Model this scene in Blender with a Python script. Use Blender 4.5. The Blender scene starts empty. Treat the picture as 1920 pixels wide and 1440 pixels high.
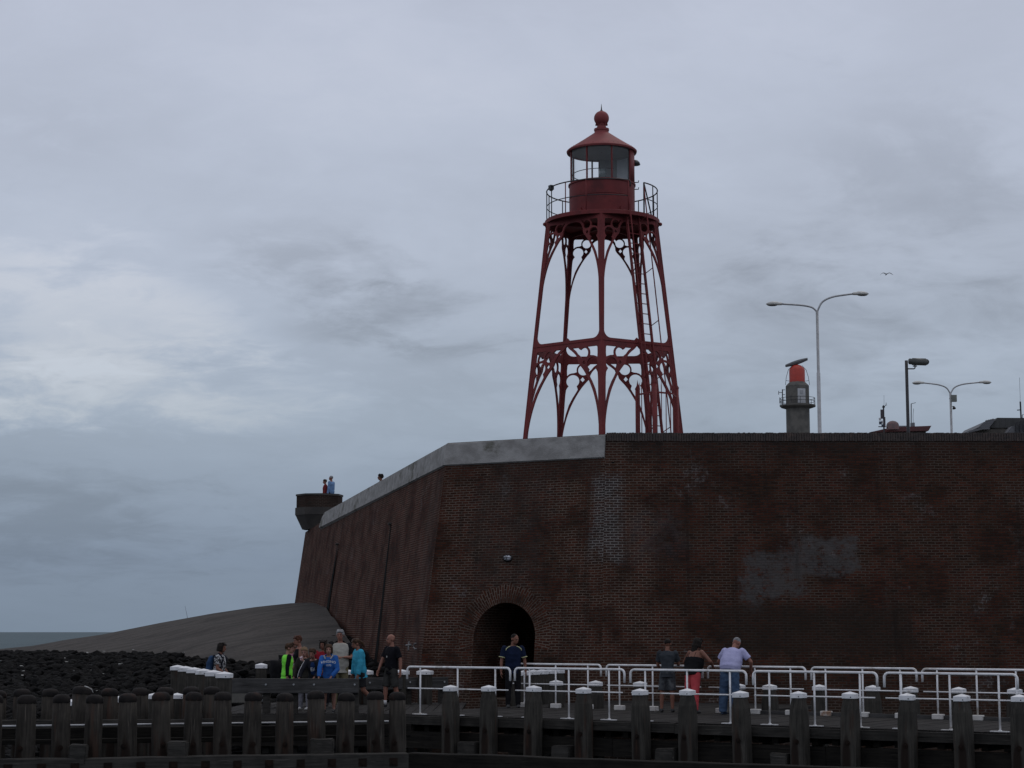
import bpy, bmesh, math, random
from mathutils import Vector as V, Matrix, noise
from mathutils.bvhtree import BVHTree
R = math.radians
PI = math.pi
sc = bpy.context.scene
col = sc.collection
random.seed(7)

# ------------------------------------------------------------------ camera
F = 3500.0            # focal length in photo pixels (66 mm on 36 mm)
K = F / 2667.0        # depths below were first measured for a 2667-pixel lens
ZC = 1.80             # eye height above the pier deck
PITCH = math.atan((1185 - 720) / F)
cd = bpy.data.cameras.new('camera')
cd.sensor_width = 36.0
cd.lens = F / 1920 * 36
cd.clip_start = 0.5
cd.clip_end = 60000
cam = bpy.data.objects.new('camera', cd)
col.objects.link(cam)
cam.location = (0, 0, ZC)
cam.rotation_euler = (R(90) + PITCH, 0, 0)
sc.camera = cam

# ------------------------------------------------------------------ world
SUN_EL, SUN_AZ = R(58), R(28)      # high, beyond the bastion and a little right
w = bpy.data.worlds.new('World')
sc.world = w
w.use_nodes = True
WT = w.node_tree
for n in list(WT.nodes):
    WT.nodes.remove(n)


class NT:
    """small helper for wiring nodes"""
    def __init__(s, t):
        s.t = t

    def n(s, typ, **k):
        o = s.t.nodes.new(typ)
        for a, b in k.items():
            setattr(o, a, b)
        return o

    def l(s, a, b):
        s.t.links.new(a, b)

    def put(s, sock, v):
        if hasattr(v, 'is_linked'):
            s.l(v, sock)
        else:
            sock.default_value = v

    def m(s, op, a, b=None, c=None, clamp=False):
        o = s.n('ShaderNodeMath', operation=op, use_clamp=clamp)
        for i, v in enumerate((a, b, c)):
            if v is not None:
                s.put(o.inputs[i], v)
        return o.outputs[0]

    def mix(s, f, a, b, blend='MIX'):
        o = s.n('ShaderNodeMix', data_type='RGBA', blend_type=blend)
        s.put(o.inputs[0], f)
        for i, v in ((6, a), (7, b)):
            if isinstance(v, (tuple, list)) and len(v) == 3:
                v = (*v, 1)
            s.put(o.inputs[i], v)
        return o.outputs[2]

    def noise(s, vec, scale, detail=4, rough=.55, dist=0, dim='3D'):
        o = s.n('ShaderNodeTexNoise', noise_dimensions=dim)
        if vec is not None:
            s.l(vec, o.inputs['Vector'])
        s.put(o.inputs['Scale'], scale)
        o.inputs['Detail'].default_value = detail
        o.inputs['Roughness'].default_value = rough
        o.inputs['Distortion'].default_value = dist
        return o.outputs[0]

    def ramp(s, f, stops, interp='LINEAR'):
        o = s.n('ShaderNodeValToRGB')
        o.color_ramp.interpolation = interp
        e = o.color_ramp.elements
        while len(e) < len(stops):
            e.new(.5)
        for i, (p, c) in enumerate(stops):
            e[i].position = p
            if not isinstance(c, (tuple, list)):
                c = (c, c, c)
            e[i].color = (*c, 1)
        s.put(o.inputs[0], f)
        return o.outputs[0]

    def smooth(s, x, a, b):
        o = s.n('ShaderNodeMapRange', interpolation_type='SMOOTHSTEP')
        s.put(o.inputs[0], x)
        o.inputs[1].default_value = a
        o.inputs[2].default_value = b
        return o.outputs[0]

    def box(s, u, v, u0, u1, v0, v1, e):
        a = s.m('MULTIPLY', s.smooth(u, u0 - e, u0 + e), s.smooth(u, u1 + e, u1 - e))
        b = s.m('MULTIPLY', s.smooth(v, v0 - e, v0 + e), s.smooth(v, v1 + e, v1 - e))
        return s.m('MULTIPLY', a, b)

    def map(s, vec, sca=(1, 1, 1), loc=(0, 0, 0), rot=(0, 0, 0)):
        o = s.n('ShaderNodeMapping')
        s.l(vec, o.inputs[0])
        o.inputs[1].default_value = loc
        o.inputs[2].default_value = rot
        o.inputs[3].default_value = sca
        return o.outputs[0]


W = NT(WT)
tc = W.n('ShaderNodeTexCoord')
sx = W.n('ShaderNodeSeparateXYZ')
W.l(tc.outputs['Generated'], sx.inputs[0])
dx, dy, dz = sx.outputs
dx, dz = W.m('MULTIPLY', dx, K), W.m('MULTIPLY', dz, K)
zc_ = W.m('MAXIMUM', dz, 0.0)
# an overcast deck seen in perspective: project the direction onto a plane
den = W.m('ADD', zc_, 0.30)
cx = W.m('DIVIDE', dx, den)
cy = W.m('DIVIDE', dy, den)
cv = W.n('ShaderNodeCombineXYZ')
W.l(cx, cv.inputs[0]); W.l(cy, cv.inputs[1])
n1 = W.noise(W.map(cv.outputs[0], (0.9, 1.15, 1), (3.1, 5.7, 0), (0, 0, R(-30))), 1.5, 7, .56, .35)
n2 = W.noise(W.map(cv.outputs[0], (0.9, 1.3, 1), (9.3, 1.2, 0), (0, 0, R(-35))), 4.2, 7, .6, .5)
n4 = W.noise(W.map(cv.outputs[0], (.9, 1.5, 1), (2.3, 4.2, 0), (0, 0, R(-28))), 11.0, 6, .62, .6)
n3 = W.noise(W.map(cv.outputs[0], (1, 1, 1), (1.3, 7.2, 0)), 0.55, 4, .5, .2)
grad = W.ramp(zc_, [(0.0, (.190, .247, .325)), (.05, (.208, .265, .355)), (.15, (.335, .395, .480)), (.26, (.440, .490, .588)),
                    (.42, (.480, .520, .625)), (.70, (.48, .51, .59)), (1.0, (.46, .48, .55))])
# azimuth (right of the view axis is positive)
az = W.m('ARCTAN2', dx, dy)


def blob(a, e, ra, re):
    """soft patch of cloud at azimuth a, elevation sine e"""
    p = W.m('DIVIDE', W.m('SUBTRACT', az, a), ra)
    q = W.m('DIVIDE', W.m('SUBTRACT', dz, e), re)
    d = W.m('SQRT', W.m('ADD', W.m('MULTIPLY', p, p), W.m('MULTIPLY', q, q)))
    return W.smooth(W.m('ADD', d, W.m('MULTIPLY', W.m('ADD', W.m('SUBTRACT', n2, .5), W.m('MULTIPLY', W.m('SUBTRACT', n4, .5), .6)), 3.0)), 1.25, 0.0)


def add(*a):
    r = a[0]
    for q in a[1:]:
        r = W.m('ADD', r, q)
    return r


def mul(a, k):
    return W.m('MULTIPLY', a, k)


thick = add(mul(W.m('SUBTRACT', n1, .5), .62), mul(W.m('SUBTRACT', n2, .5), .38), mul(W.m('SUBTRACT', n4, .5), .10), mul(W.m('SUBTRACT', n3, .5), .45))
pat = add(mul(blob(-.31, .205, .15, .06), .24), mul(blob(-.33, .27, .16, .05), .10), mul(blob(-.26, .165, .20, .03), .22),
          mul(blob(.0, .38, .30, .07), .10),
          mul(blob(-.16, .255, .085, .024), -.20), mul(blob(-.085, .218, .08, .024), -.24), mul(blob(-.05, .165, .12, .035), -.06),
          mul(blob(-.31, .075, .12, .04), -.16), mul(blob(.20, .20, .11, .06), -.09),
          mul(blob(.28, .30, .10, .07), -.10), mul(blob(.30, .215, .09, .05), -.09), mul(blob(-.11, .08, .10, .06), -.04))
thick = W.m('MULTIPLY', thick, add(.26, mul(W.smooth(zc_, .04, .24), .48)))
fac = add(1.0, thick, pat)
cloud = W.mix(1.0, grad, (1, 1, 1), 'MULTIPLY')
vm = W.n('ShaderNodeVectorMath', operation='SCALE')
W.l(cloud, vm.inputs[0]); W.l(W.m('MAXIMUM', fac, .35), vm.inputs[3])
# brighter cloud is slightly warmer
warm = W.mix(W.smooth(add(thick, pat), .02, .35), (1, 1, 1), (1.06, 1.0, .93))
cloud2 = W.mix(1.0, vm.outputs[0], warm, 'MULTIPLY')
# unseen sky behind the camera is brightened to light the surfaces facing it
back = W.smooth(dy, .55, -.35)
cloud3 = W.mix(back, cloud2, W.mix(1.0, cloud2, (1.28, 1.25, 1.24), 'MULTIPLY'))
sky = W.n('ShaderNodeTexSky', sky_type='NISHITA', sun_disc=False)
sky.sun_elevation = SUN_EL
sky.sun_rotation = SUN_AZ
ten = W.n('ShaderNodeVectorMath', operation='SCALE')
W.l(cloud3, ten.inputs[0]); ten.inputs[3].default_value = 10.0
cover = W.mix(0.965, sky.outputs[0], ten.outputs[0])
# below the horizon the sky texture is black: keep a dim ground colour there
low = W.smooth(dz, -.002, -.02)
cover = W.mix(low, cover, (.8, .9, 1.0))
bg = W.n('ShaderNodeBackground')
W.l(cover, bg.inputs[0]); bg.inputs[1].default_value = 0.1
wo = W.n('ShaderNodeOutputWorld')
W.l(bg.outputs[0], wo.inputs[0])

# ------------------------------------------------------------------ sun (soft, behind cloud)
ld = bpy.data.lights.new('sun', 'SUN')
ld.energy = 0.5
ld.angle = R(25)
ld.color = (1, .96, .9)
so = bpy.data.objects.new('sun', ld)
col.objects.link(so)
sd = V((math.sin(SUN_AZ) * math.cos(SUN_EL), math.cos(SUN_AZ) * math.cos(SUN_EL), math.sin(SUN_EL)))
so.rotation_euler = sd.to_track_quat('Z', 'Y').to_euler()
so.location = (10, 60, 60)

vs = sc.view_settings
vs.view_transform = 'Standard'
vs.look = 'None'
vs.exposure = 0
vs.gamma = 1
vs.use_curve_mapping = False
sc.render.film_transparent = False
sc.cycles.max_bounces = 6

# ------------------------------------------------------------------ photo measurement: a pixel at a depth or height -> metres
def ray(px, py):
    a = (px - 960) / F
    b = (720 - py) / F
    return V((a, math.cos(PITCH) - b * math.sin(PITCH), math.sin(PITCH) + b * math.cos(PITCH)))


def at_y(px, py, Y):
    r = ray(px, py)
    return V((0, 0, ZC)) + r * (Y * K / r.y)


def at_z(px, py, z=0.0):
    r = ray(px, py)
    return V((0, 0, ZC)) + r * ((z - ZC) / r.z)


def on_line(px, py, P, D):
    """where the column through a pixel meets the upright plane P + s*D"""
    r = ray(px, py)
    # solve t*r.xy = P.xy + s*D.xy
    t = (P.x * D.y - P.y * D.x) / (r.x * D.y - r.y * D.x)
    q = r * t
    return V((q.x, q.y, ZC + q.z))


# ------------------------------------------------------------------ objects
def tag(o, label=None, cat=None, group=None, kind=None):
    if label: o['label'] = label
    if cat: o['category'] = cat
    if group: o['group'] = group
    if kind: o['kind'] = kind
    return o


def empty(name, loc=(0, 0, 0), rz=0.0, label=None, cat=None, group=None):
    o = bpy.data.objects.new(name, None)
    o.empty_display_size = .2
    o.location = loc
    o.rotation_euler = (0, 0, rz)
    col.objects.link(o)
    return tag(o, label, cat, group)


def link_mesh(name, me, mat, parent=None, smooth=False):
    o = bpy.data.objects.new(name, me)
    col.objects.link(o)
    if mat is not None:
        for m_ in (mat if isinstance(mat, (list, tuple)) else [mat]):
            me.materials.append(m_)
    if parent: o.parent = parent
    if smooth:
        for p in me.polygons: p.use_smooth = True
    return o


def obj(name, bm, mat, parent=None, smooth=False):
    me = bpy.data.meshes.new(name)
    bmesh.ops.recalc_face_normals(bm, faces=bm.faces[:])
    bm.normal_update()
    bm.to_mesh(me)
    bm.free()
    return link_mesh(name, me, mat, parent, smooth)


def dup(root, loc, rz, label=None, cat=None, group=None):
    r = root.copy()
    col.objects.link(r)
    r.location = loc
    r.rotation_euler = (0, 0, rz)
    tag(r, label, cat, group)
    for ch in list(root.children):
        c = ch.copy(); col.objects.link(c); c.parent = r
        for g in list(ch.children):
            d = g.copy(); col.objects.link(d); d.parent = c
    return r


NB = bmesh.new
SCR = bpy.data.scenes.new('scratch')


def evaluated_mesh(o):
    SCR.collection.objects.link(o)
    with bpy.context.temp_override(scene=SCR, view_layer=SCR.view_layers[0]):
        dg = bpy.context.evaluated_depsgraph_get()
    dg.update()
    me = bpy.data.meshes.new_from_object(o.evaluated_get(dg))
    SCR.collection.objects.unlink(o)
    return me



def box(bm, c, s, rz=0.0, M=None):
    """box with centre c and full size s"""
    m4 = Matrix.Translation(c) @ Matrix.Rotation(rz, 4, 'Z') @ Matrix.Diagonal((*s, 1))
    if M is not None: m4 = M @ m4
    return bmesh.ops.create_cube(bm, size=1.0, matrix=m4)['verts']


def beam(bm, a, b, wd, ht, up=V((0, 0, 1))):
    """rectangular bar from a to b"""
    a, b = V(a), V(b)
    d = b - a
    z = up.normalized()
    x = d.normalized()
    y = z.cross(x).normalized()
    z = x.cross(y)
    m4 = Matrix.Translation((a + b) / 2) @ Matrix((x, y, z)).transposed().to_4x4() @ Matrix.Diagonal((d.length, wd, ht, 1))
    return bmesh.ops.create_cube(bm, size=1.0, matrix=m4)['verts']


def tube(bm, pts, r, seg=8, caps=True, r1=None):
    pts = [V(p) for p in pts]
    n = len(pts)
    rings = []
    prev = None
    for i, p in enumerate(pts):
        if i == 0: d = pts[1] - p
        elif i == n - 1: d = p - pts[i - 1]
        else: d = (pts[i + 1] - p).normalized() + (p - pts[i - 1]).normalized()
        d.normalize()
        if prev is None:
            a = V((0, 0, 1)) if abs(d.z) < .9 else V((1, 0, 0))
            x = d.cross(a).normalized()
        else:
            x = (prev - d * prev.dot(d)).normalized()
        prev = x
        y = d.cross(x)
        rr = r if r1 is None else r + (r1 - r) * i / (n - 1)
        if isinstance(r, (list, tuple)): rr = r[i]
        rings.append([bm.verts.new(p + (x * math.cos(2 * PI * k / seg) + y * math.sin(2 * PI * k / seg)) * rr) for k in range(seg)])
    for i in range(n - 1):
        for k in range(seg):
            q = (k + 1) % seg
            bm.faces.new((rings[i][k], rings[i][q], rings[i + 1][q], rings[i + 1][k]))
    if caps:
        bm.faces.new(rings[0][::-1]); bm.faces.new(rings[-1])


def lathe(bm, prof, c=(0, 0, 0), seg=32, a0=0.0, a1=2 * PI, closed=False):
    """profile [(r, z)] spun about the vertical through c; angle from the front (-Y), positive to +X"""
    c = V(c)
    full = abs(a1 - a0 - 2 * PI) < 1e-6
    nn = seg if full else seg + 1
    rings = []
    for i in range(nn):
        a = a0 + (a1 - a0) * i / seg
        rings.append([bm.verts.new(c + V((math.sin(a) * r, -math.cos(a) * r, z))) for r, z in prof])
    m_ = len(prof)
    for i in range(seg):
        j = (i + 1) % nn
        for k in range(m_ if closed else m_ - 1):
            k2 = (k + 1) % m_
            f = [rings[i][k], rings[j][k], rings[j][k2], rings[i][k2]]
            try: bm.faces.new(f)
            except ValueError: pass
    if closed and not full:
        bm.faces.new(rings[0]); bm.faces.new(rings[-1][::-1])


def cyl(bm, a, b, r0, r1=None, seg=12):
    tube(bm, [a, b], r0, seg, True, r0 if r1 is None else r1)


def ball(bm, c, r, sub=2, M=None):
    if not hasattr(r, '__len__'): r = (r, r, r)
    m4 = Matrix.Translation(c) @ (M.to_4x4() if M is not None else Matrix.Identity(4)) @ Matrix.Diagonal((*r, 1))
    return bmesh.ops.create_icosphere(bm, subdivisions=sub, radius=1.0, matrix=m4)['verts']


def prism(bm, pts, z0, z1, top=None):
    """upright prism over a plan outline"""
    lo = [bm.verts.new((p[0], p[1], z0)) for p in pts]
    hi = [bm.verts.new((p[0], p[1], z1)) for p in (top or pts)]
    n = len(pts)
    for i in range(n):
        j = (i + 1) % n
        bm.faces.new((lo[i], lo[j], hi[j], hi[i]))
    bm.faces.new(lo[::-1]); bm.faces.new(hi)


def fill_mesh(name, outline, holes, thick):
    """flat plate in local XY with holes, extruded along Z (centred)"""
    cu = bpy.data.curves.new(name, 'CURVE')
    cu.dimensions = '2D'
    cu.fill_mode = 'BOTH'
    cu.extrude = thick / 2
    for pl in [outline] + holes:
        s = cu.splines.new('POLY')
        s.points.add(len(pl) - 1)
        for i, p in enumerate(pl): s.points[i].co = (p[0], p[1], 0, 1)
        s.use_cyclic_u = True
    o = bpy.data.objects.new(name, cu)
    me = evaluated_mesh(o)
    me.name = name
    bpy.data.objects.remove(o)
    bpy.data.curves.remove(cu)
    me.materials.clear()
    return me


def text_mesh(body, size, thick=.002):
    cu = bpy.data.curves.new('text', 'FONT')
    cu.body = body
    cu.size = size
    cu.align_x = 'CENTER'
    cu.extrude = thick
    cu.offset = size * .02
    o = bpy.data.objects.new('text', cu)
    me = evaluated_mesh(o)
    bpy.data.objects.remove(o); bpy.data.curves.remove(cu)
    me.materials.clear()
    return me


def frame_move(me, origin, ex, ey):
    ez = ex.cross(ey)
    m4 = Matrix((ex, ey, ez)).transposed().to_4x4()
    m4.translation = origin
    me.transform(m4)


def set_uv(me, fn):
    uv = me.uv_layers.new(name='UVMap') if not me.uv_layers else me.uv_layers[0]
    for p in me.polygons:
        for li in p.loop_indices:
            uv.data[li].uv = fn(me.vertices[me.loops[li].vertex_index].co, p.normal)


# ------------------------------------------------------------------ materials
MATS = {}


def base_mat(name):
    m_ = bpy.data.materials.new(name)
    m_.use_nodes = True
    t = m_.node_tree
    b = t.nodes['Principled BSDF']
    return m_, NT(t), b


def M(name, c1, c2=None, scale=3.0, rough=.75, metal=0.0, bump=0.0, bscale=40.0, stretch=(1, 1, 1), c3=None, spec=.5, contrast=(.35, .65)):
    """two or three-tone surface broken up by noise in the object's own space"""
    if name in MATS: return MATS[name]
    m_, N, b = base_mat(name)
    t = N.n('ShaderNodeTexCoord')
    oi = N.n('ShaderNodeObjectInfo')
    add_ = N.n('ShaderNodeVectorMath', operation='ADD')
    N.l(t.outputs['Object'], add_.inputs[0])
    sc_ = N.n('ShaderNodeVectorMath', operation='SCALE')
    cmb = N.n('ShaderNodeCombineXYZ')
    for i in range(3): N.l(oi.outputs['Random'], cmb.inputs[i])
    N.l(cmb.outputs[0], sc_.inputs[0]); sc_.inputs[3].default_value = 37.0
    N.l(sc_.outputs[0], add_.inputs[1])
    vec = N.map(add_.outputs[0], stretch)
    if c2 is None: c2 = tuple(v * .75 for v in c1)
    f = N.noise(vec, scale, 5, .6)
    f = N.smooth(f, *contrast)
    c = N.mix(f, c1, c2)
    if c3 is not None:
        g = N.smooth(N.noise(vec, scale * .37, 5, .65), .55, .68)
        c = N.mix(g, c, c3)
    N.l(c, b.inputs['Base Color'])
    b.inputs['Roughness'].default_value = rough
    b.inputs['Metallic'].default_value = metal
    b.inputs['Specular IOR Level'].default_value = spec
    if bump:
        bp = N.n('ShaderNodeBump')
        bp.inputs['Strength'].default_value = bump
        bp.inputs['Distance'].default_value = .02
        N.l(N.noise(vec, bscale, 4, .6), bp.inputs['Height'])
        N.l(bp.outputs[0], b.inputs['Normal'])
    MATS[name] = m_
    return m_


def brick_mat(name, patches=True, tone=1.0, rows=True):
    """old brickwork; UV map is in metres: u along the wall from the quoin, v height"""
    m_, N, b = base_mat(name)
    t = N.n('ShaderNodeUVMap')
    uv = t.outputs[0]
    sp = N.n('ShaderNodeSeparateXYZ')
    N.l(uv, sp.inputs[0])
    u, v = sp.outputs[0], sp.outputs[1]
    br = N.n('ShaderNodeTexBrick')
    wob = N.n('ShaderNodeVectorMath', operation='MULTIPLY_ADD')
    nz = N.n('ShaderNodeTexNoise'); nz.inputs['Scale'].default_value = 3.0
    N.l(uv, nz.inputs[0])
    N.l(nz.outputs[1], wob.inputs[0]); wob.inputs[1].default_value = (.05, .034, 0); N.l(uv, wob.inputs[2])
    N.l(wob.outputs[0], br.inputs['Vector'])
    br.offset = .5
    br.inputs['Scale'].default_value = 1.0
    br.inputs['Mortar Size'].default_value = .013
    br.inputs['Mortar Smooth'].default_value = .25
    br.inputs['Bias'].default_value = -.1
    br.inputs['Brick Width'].default_value = .215
    br.inputs['Row Height'].default_value = .072
    br.inputs['Color1'].default_value = (0, 0, 0, 1)
    br.inputs['Color2'].default_value = (1, 1, 1, 1)
    br.inputs['Mortar'].default_value = (.5, .5, .5, 1)
    rnd = br.outputs['Color']
    big = N.noise(uv, .38, 6, .62)
    mid = N.noise(uv, 1.7, 6, .65)
    fine = N.noise(uv, 14, 4, .6)
    red = N.mix(rnd, (.100, .034, .021), (.042, .017, .012))
    brown = N.mix(rnd, (.060, .031, .019), (.027, .017, .012))
    dark = N.mix(rnd, (.030, .018, .014), (.017, .012, .010))
    c = N.mix(N.m('MULTIPLY', N.smooth(mid, .36, .66), .85), red, brown)
    c = N.mix(N.m('MULTIPLY', N.smooth(N.m('ADD', N.m('MULTIPLY', big, .6), N.m('MULTIPLY', fine, .4)), .46, .68), .34), c, dark)
    # odd whitened bricks
    odd = N.m('MULTIPLY', N.m('GREATER_THAN', rnd, .955), N.smooth(N.noise(uv, .9, 3), .5, .62))
    c = N.mix(odd, c, (.20, .18, .17))
    mort = N.mix(N.smooth(N.noise(uv, .8, 5, .6), .40, .64), (.165, .128, .104), (.036, .028, .024))
    if patches:
        mort = N.mix(N.m('MULTIPLY', N.smooth(u, .6, 2.2), .5), mort, (.036, .028, .024))
    dirt = N.smooth(v, 6.2, 7.3)                       # sooty upper courses
    if patches:
        j = N.m('MULTIPLY', N.m('SUBTRACT', N.noise(uv, 1.6, 6, .7), .5), 1.3)
        uj, vj = N.m('ADD', u, j), N.m('ADD', v, N.m('MULTIPLY', j, .7))
        quoin = N.box(N.m('ADD', u, N.m('MULTIPLY', j, .25)), vj, -.32, .42, 3.7, 6.1, .16)
        quoin = N.m('MULTIPLY', quoin, N.smooth(N.noise(uv, 2.2, 5, .7), .30, .55))
        mort = N.mix(N.m('MULTIPLY', quoin, .7), mort, (.30, .285, .27))
        c = N.mix(N.m('MULTIPLY', quoin, .55), c, (.060, .056, .056))
        gp = N.m('MAXIMUM', N.box(uj, vj, 5.05, 6.75, 3.35, 4.35, .10), N.box(uj, vj, 3.7, 5.3, 2.75, 4.0, .10))
        gp = N.m('MAXIMUM', gp, N.box(uj, vj, 3.6, 4.1, 2.3, 3.0, .10))
        gp = N.m('MULTIPLY', gp, N.smooth(N.noise(uv, 3.4, 6, .75), .36, .54))
        c = N.mix(N.m('MULTIPLY', gp, .85), c, (.108, .102, .098))
        mort = N.mix(N.m('MULTIPLY', gp, .6), mort, (.09, .085, .088))
        # pale efflorescence in scattered places
        ef = N.m('MULTIPLY', N.smooth(N.noise(uv, .55, 6, .72, .6), .555, .70), N.smooth(N.noise(uv, 5.0, 5, .7), .42, .62))
        c = N.mix(N.m('MULTIPLY', ef, .60), c, (.120, .110, .112))
        mort = N.mix(N.m('MULTIPLY', ef, .8), mort, (.26, .24, .23))
        gr = N.m('MULTIPLY', N.box(uj, vj, .55, 2.1, 3.7, 5.0, .3), N.smooth(N.noise(uv, 3.1, 6, .75), .36, .60))
        c = N.mix(N.m('MULTIPLY', gr, .45), c, (.085, .082, .088))
        # grey, abraded field above the archway
        ab = N.m('MULTIPLY', N.box(uj, vj, -4.0, -1.7, 3.0, 6.1, .35), N.smooth(N.noise(uv, 2.6, 6, .75), .34, .60))
        c = N.mix(N.m('MULTIPLY', ab, .32), c, (.062, .056, .052))
        mort = N.mix(N.m('MULTIPLY', ab, .5), mort, (.05, .046, .044))
        # renewed courses under the coping
        new = N.box(u, v, -3.6, -.1, 6.05, 6.75, .03)
        c = N.mix(N.m('MULTIPLY', new, .3), c, (.060, .038, .032))
        mort = N.mix(N.m('MULTIPLY', new, .55), mort, (.04, .034, .03))
        # darker re-pointed patch low on the long face
        dk = N.box(uj, vj, 3.0, 8.2, 1.2, 2.5, .15)
        c = N.mix(N.m('MULTIPLY', dk, .6), c, (.034, .026, .020))
        mort = N.mix(N.m('MULTIPLY', dk, .7), mort, (.035, .030, .026))
        # smooth rubbed pilaster strip beside the salient corner
        sm = N.m('MULTIPLY', N.box(uj, v, -6.9, -5.5, .2, 6.3, .2), N.smooth(N.noise(uv, 1.2, 5, .7), .35, .6))
        c = N.mix(N.m('MULTIPLY', sm, .45), c, (.072, .068, .066))
        wet = N.smooth(N.m('ADD', v, j), 1.1, -.6)
        c = N.mix(N.m('MULTIPLY', wet, .5), c, (.022, .024, .018))
    c = N.mix(N.m('MULTIPLY', dirt, .55), c, (.034, .031, .028))
    mort = N.mix(N.m('MULTIPLY', dirt, .55), mort, (.05, .045, .042))
    c = N.mix(N.m('MULTIPLY', N.smooth(fine, .5, .75), .5), c, (.02, .017, .015))
    c = N.mix(br.outputs['Fac'], c, mort)
    if patches:
        run = N.smooth(N.noise(N.map(uv, (2.4, .16, 1)), 1.0, 5, .65), .52, .70)
        c = N.mix(N.m('MULTIPLY', run, .45), c, (.020, .017, .015))
        salt = N.m('MULTIPLY', N.smooth(N.noise(N.map(uv, (3.1, .22, 1), (7, 3, 0)), 1.0, 5, .7), .60, .74), N.smooth(N.noise(uv, 6.0, 4, .7), .45, .62))
        c = N.mix(N.m('MULTIPLY', salt, .40), c, (.105, .097, .092))
        redder = N.m('MULTIPLY', N.smooth(u, -4.6, -5.4), .45)
        c = N.mix(redder, c, N.mix(1.0, c, (1.28, .90, .82), 'MULTIPLY'))
    tone *= .70
    c = N.mix(1.0, c, (tone, tone, tone), 'MULTIPLY')
    N.l(c, b.inputs['Base Color'])
    b.inputs['Roughness'].default_value = .9
    b.inputs['Specular IOR Level'].default_value = .06
    bp = N.n('ShaderNodeBump')
    bp.inputs['Strength'].default_value = .6
    bp.inputs['Distance'].default_value = .012
    hgt = N.m('ADD', N.m('MULTIPLY', N.m('SUBTRACT', 1.0, br.outputs['Fac']), 1.0), N.m('MULTIPLY', fine, .8))
    N.l(hgt, bp.inputs['Height'])
    N.l(bp.outputs[0], b.inputs['Normal'])
    MATS[name] = m_
    return m_


def wood_mat(name, c1, c2, axis='z', stain=False, rough=.85):
    c1 = tuple(x * .66 for x in c1); c2 = tuple(x * .60 for x in c2)
    """weathered timber: grain runs along the given local axis"""
    m_, N, b = base_mat(name)
    t = N.n('ShaderNodeTexCoord')
    oi = N.n('ShaderNodeObjectInfo')
    cmb = N.n('ShaderNodeCombineXYZ')
    for i in range(3): N.l(N.m('MULTIPLY', oi.outputs['Random'], 53.0), cmb.inputs[i])
    a_ = N.n('ShaderNodeVectorMath', operation='ADD')
    N.l(t.outputs['Object'], a_.inputs[0]); N.l(cmb.outputs[0], a_.inputs[1])
    st = {'z': (22, 22, 1.4), 'x': (1.4, 22, 22), 'y': (22, 1.4, 22)}[axis]
    g = N.noise(N.map(a_.outputs[0], st), 1.0, 6, .65)
    big = N.noise(a_.outputs[0], 2.3, 5, .6)
    f = N.m('ADD', N.m('MULTIPLY', g, .65), N.m('MULTIPLY', big, .45))
    c = N.mix(N.smooth(f, .40, .70), c1, c2)
    c = N.mix(N.smooth(g, .62, .74), c, tuple(x * .30 for x in c2))
    pale = N.smooth(N.noise(N.map(a_.outputs[0], tuple(x * 1.4 for x in st)), 1.0, 3, .5), .60, .74)
    c = N.mix(N.m('MULTIPLY', pale, .65), c, tuple(min(1, x * 2.0) for x in c1))
    if stain:
        sp = N.n('ShaderNodeSeparateXYZ')
        N.l(t.outputs['Object'], sp.inputs[0])
        x = N.m('ADD', sp.outputs[0], N.m('MULTIPLY', N.m('SUBTRACT', oi.outputs['Random'], .5), .10))
        z = N.m('ADD', sp.outputs[2], N.m('MULTIPLY', oi.outputs['Random'], .12))
        wz = N.smooth(z, .35, -.15)
        half = N.m('ADD', .018, N.m('MULTIPLY', wz, .055))
        jx = N.m('ADD', N.m('ABSOLUTE', x), N.m('MULTIPLY', N.m('SUBTRACT', g, .5), .10))
        inx = N.smooth(N.m('SUBTRACT', jx, half), .03, -.02)
        inz = N.m('MULTIPLY', N.smooth(z, -.62, -.40), N.smooth(z, .42, .05))
        c = N.mix(N.m('MULTIPLY', N.m('MULTIPLY', inx, inz), .92), c, (.014, .009, .007))
        ru = N.smooth(N.noise(N.map(a_.outputs[0], (6, 6, .8)), 1.0, 3), .56, .72)
        c = N.mix(N.m('MULTIPLY', ru, .6), c, (.050, .026, .018))
    N.l(c, b.inputs['Base Color'])
    b.inputs['Roughness'].default_value = rough
    b.inputs['Specular IOR Level'].default_value = .12
    bp = N.n('ShaderNodeBump')
    bp.inputs['Strength'].default_value = .7
    bp.inputs['Distance'].default_value = .015
    N.l(g, bp.inputs['Height'])
    N.l(bp.outputs[0], b.inputs['Normal'])
    MATS[name] = m_
    return m_


BRICK = brick_mat('brickwork')
BRICK_PLAIN = brick_mat('brickwork plain', patches=False)
BRICK_ARCH = brick_mat('brickwork arch', patches=False, tone=1.0)
BRICK_TUN = brick_mat('brickwork passage', patches=False, tone=1.2)
CONC = M('coping concrete', (.32, .315, .305), (.205, .20, .192), 2.2, .9, bump=.7, bscale=25, c3=(.125, .122, .105), contrast=(.30, .70), stretch=(1, 1, 1.6), spec=.15)
CONC_DK = M('tower concrete', (.125, .118, .105), (.080, .077, .070), 1.2, .9, bump=.3, c3=(.055, .053, .048))
CORBEL = M('corbel stone', (.052, .046, .041), (.032, .029, .027), 1.0, .9, bump=.3)
REDP = M('red oxide paint', (.175, .034, .034), (.135, .028, .029), 2.0, .6, bump=.12, bscale=18, c3=(.095, .024, .025), spec=.18)
REDP2 = M('red roof paint', (.215, .050, .050), (.175, .042, .043), 2.5, .65, bump=.08, c3=(.14, .036, .036), spec=.25)
GREYIN = M('grey lantern interior', (.30, .31, .31), (.26, .27, .27), 2, .7)
WHITE = M('white gloss paint', (.72, .72, .73), (.62, .62, .63), 6, .4, c3=(.40, .37, .33))
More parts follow.
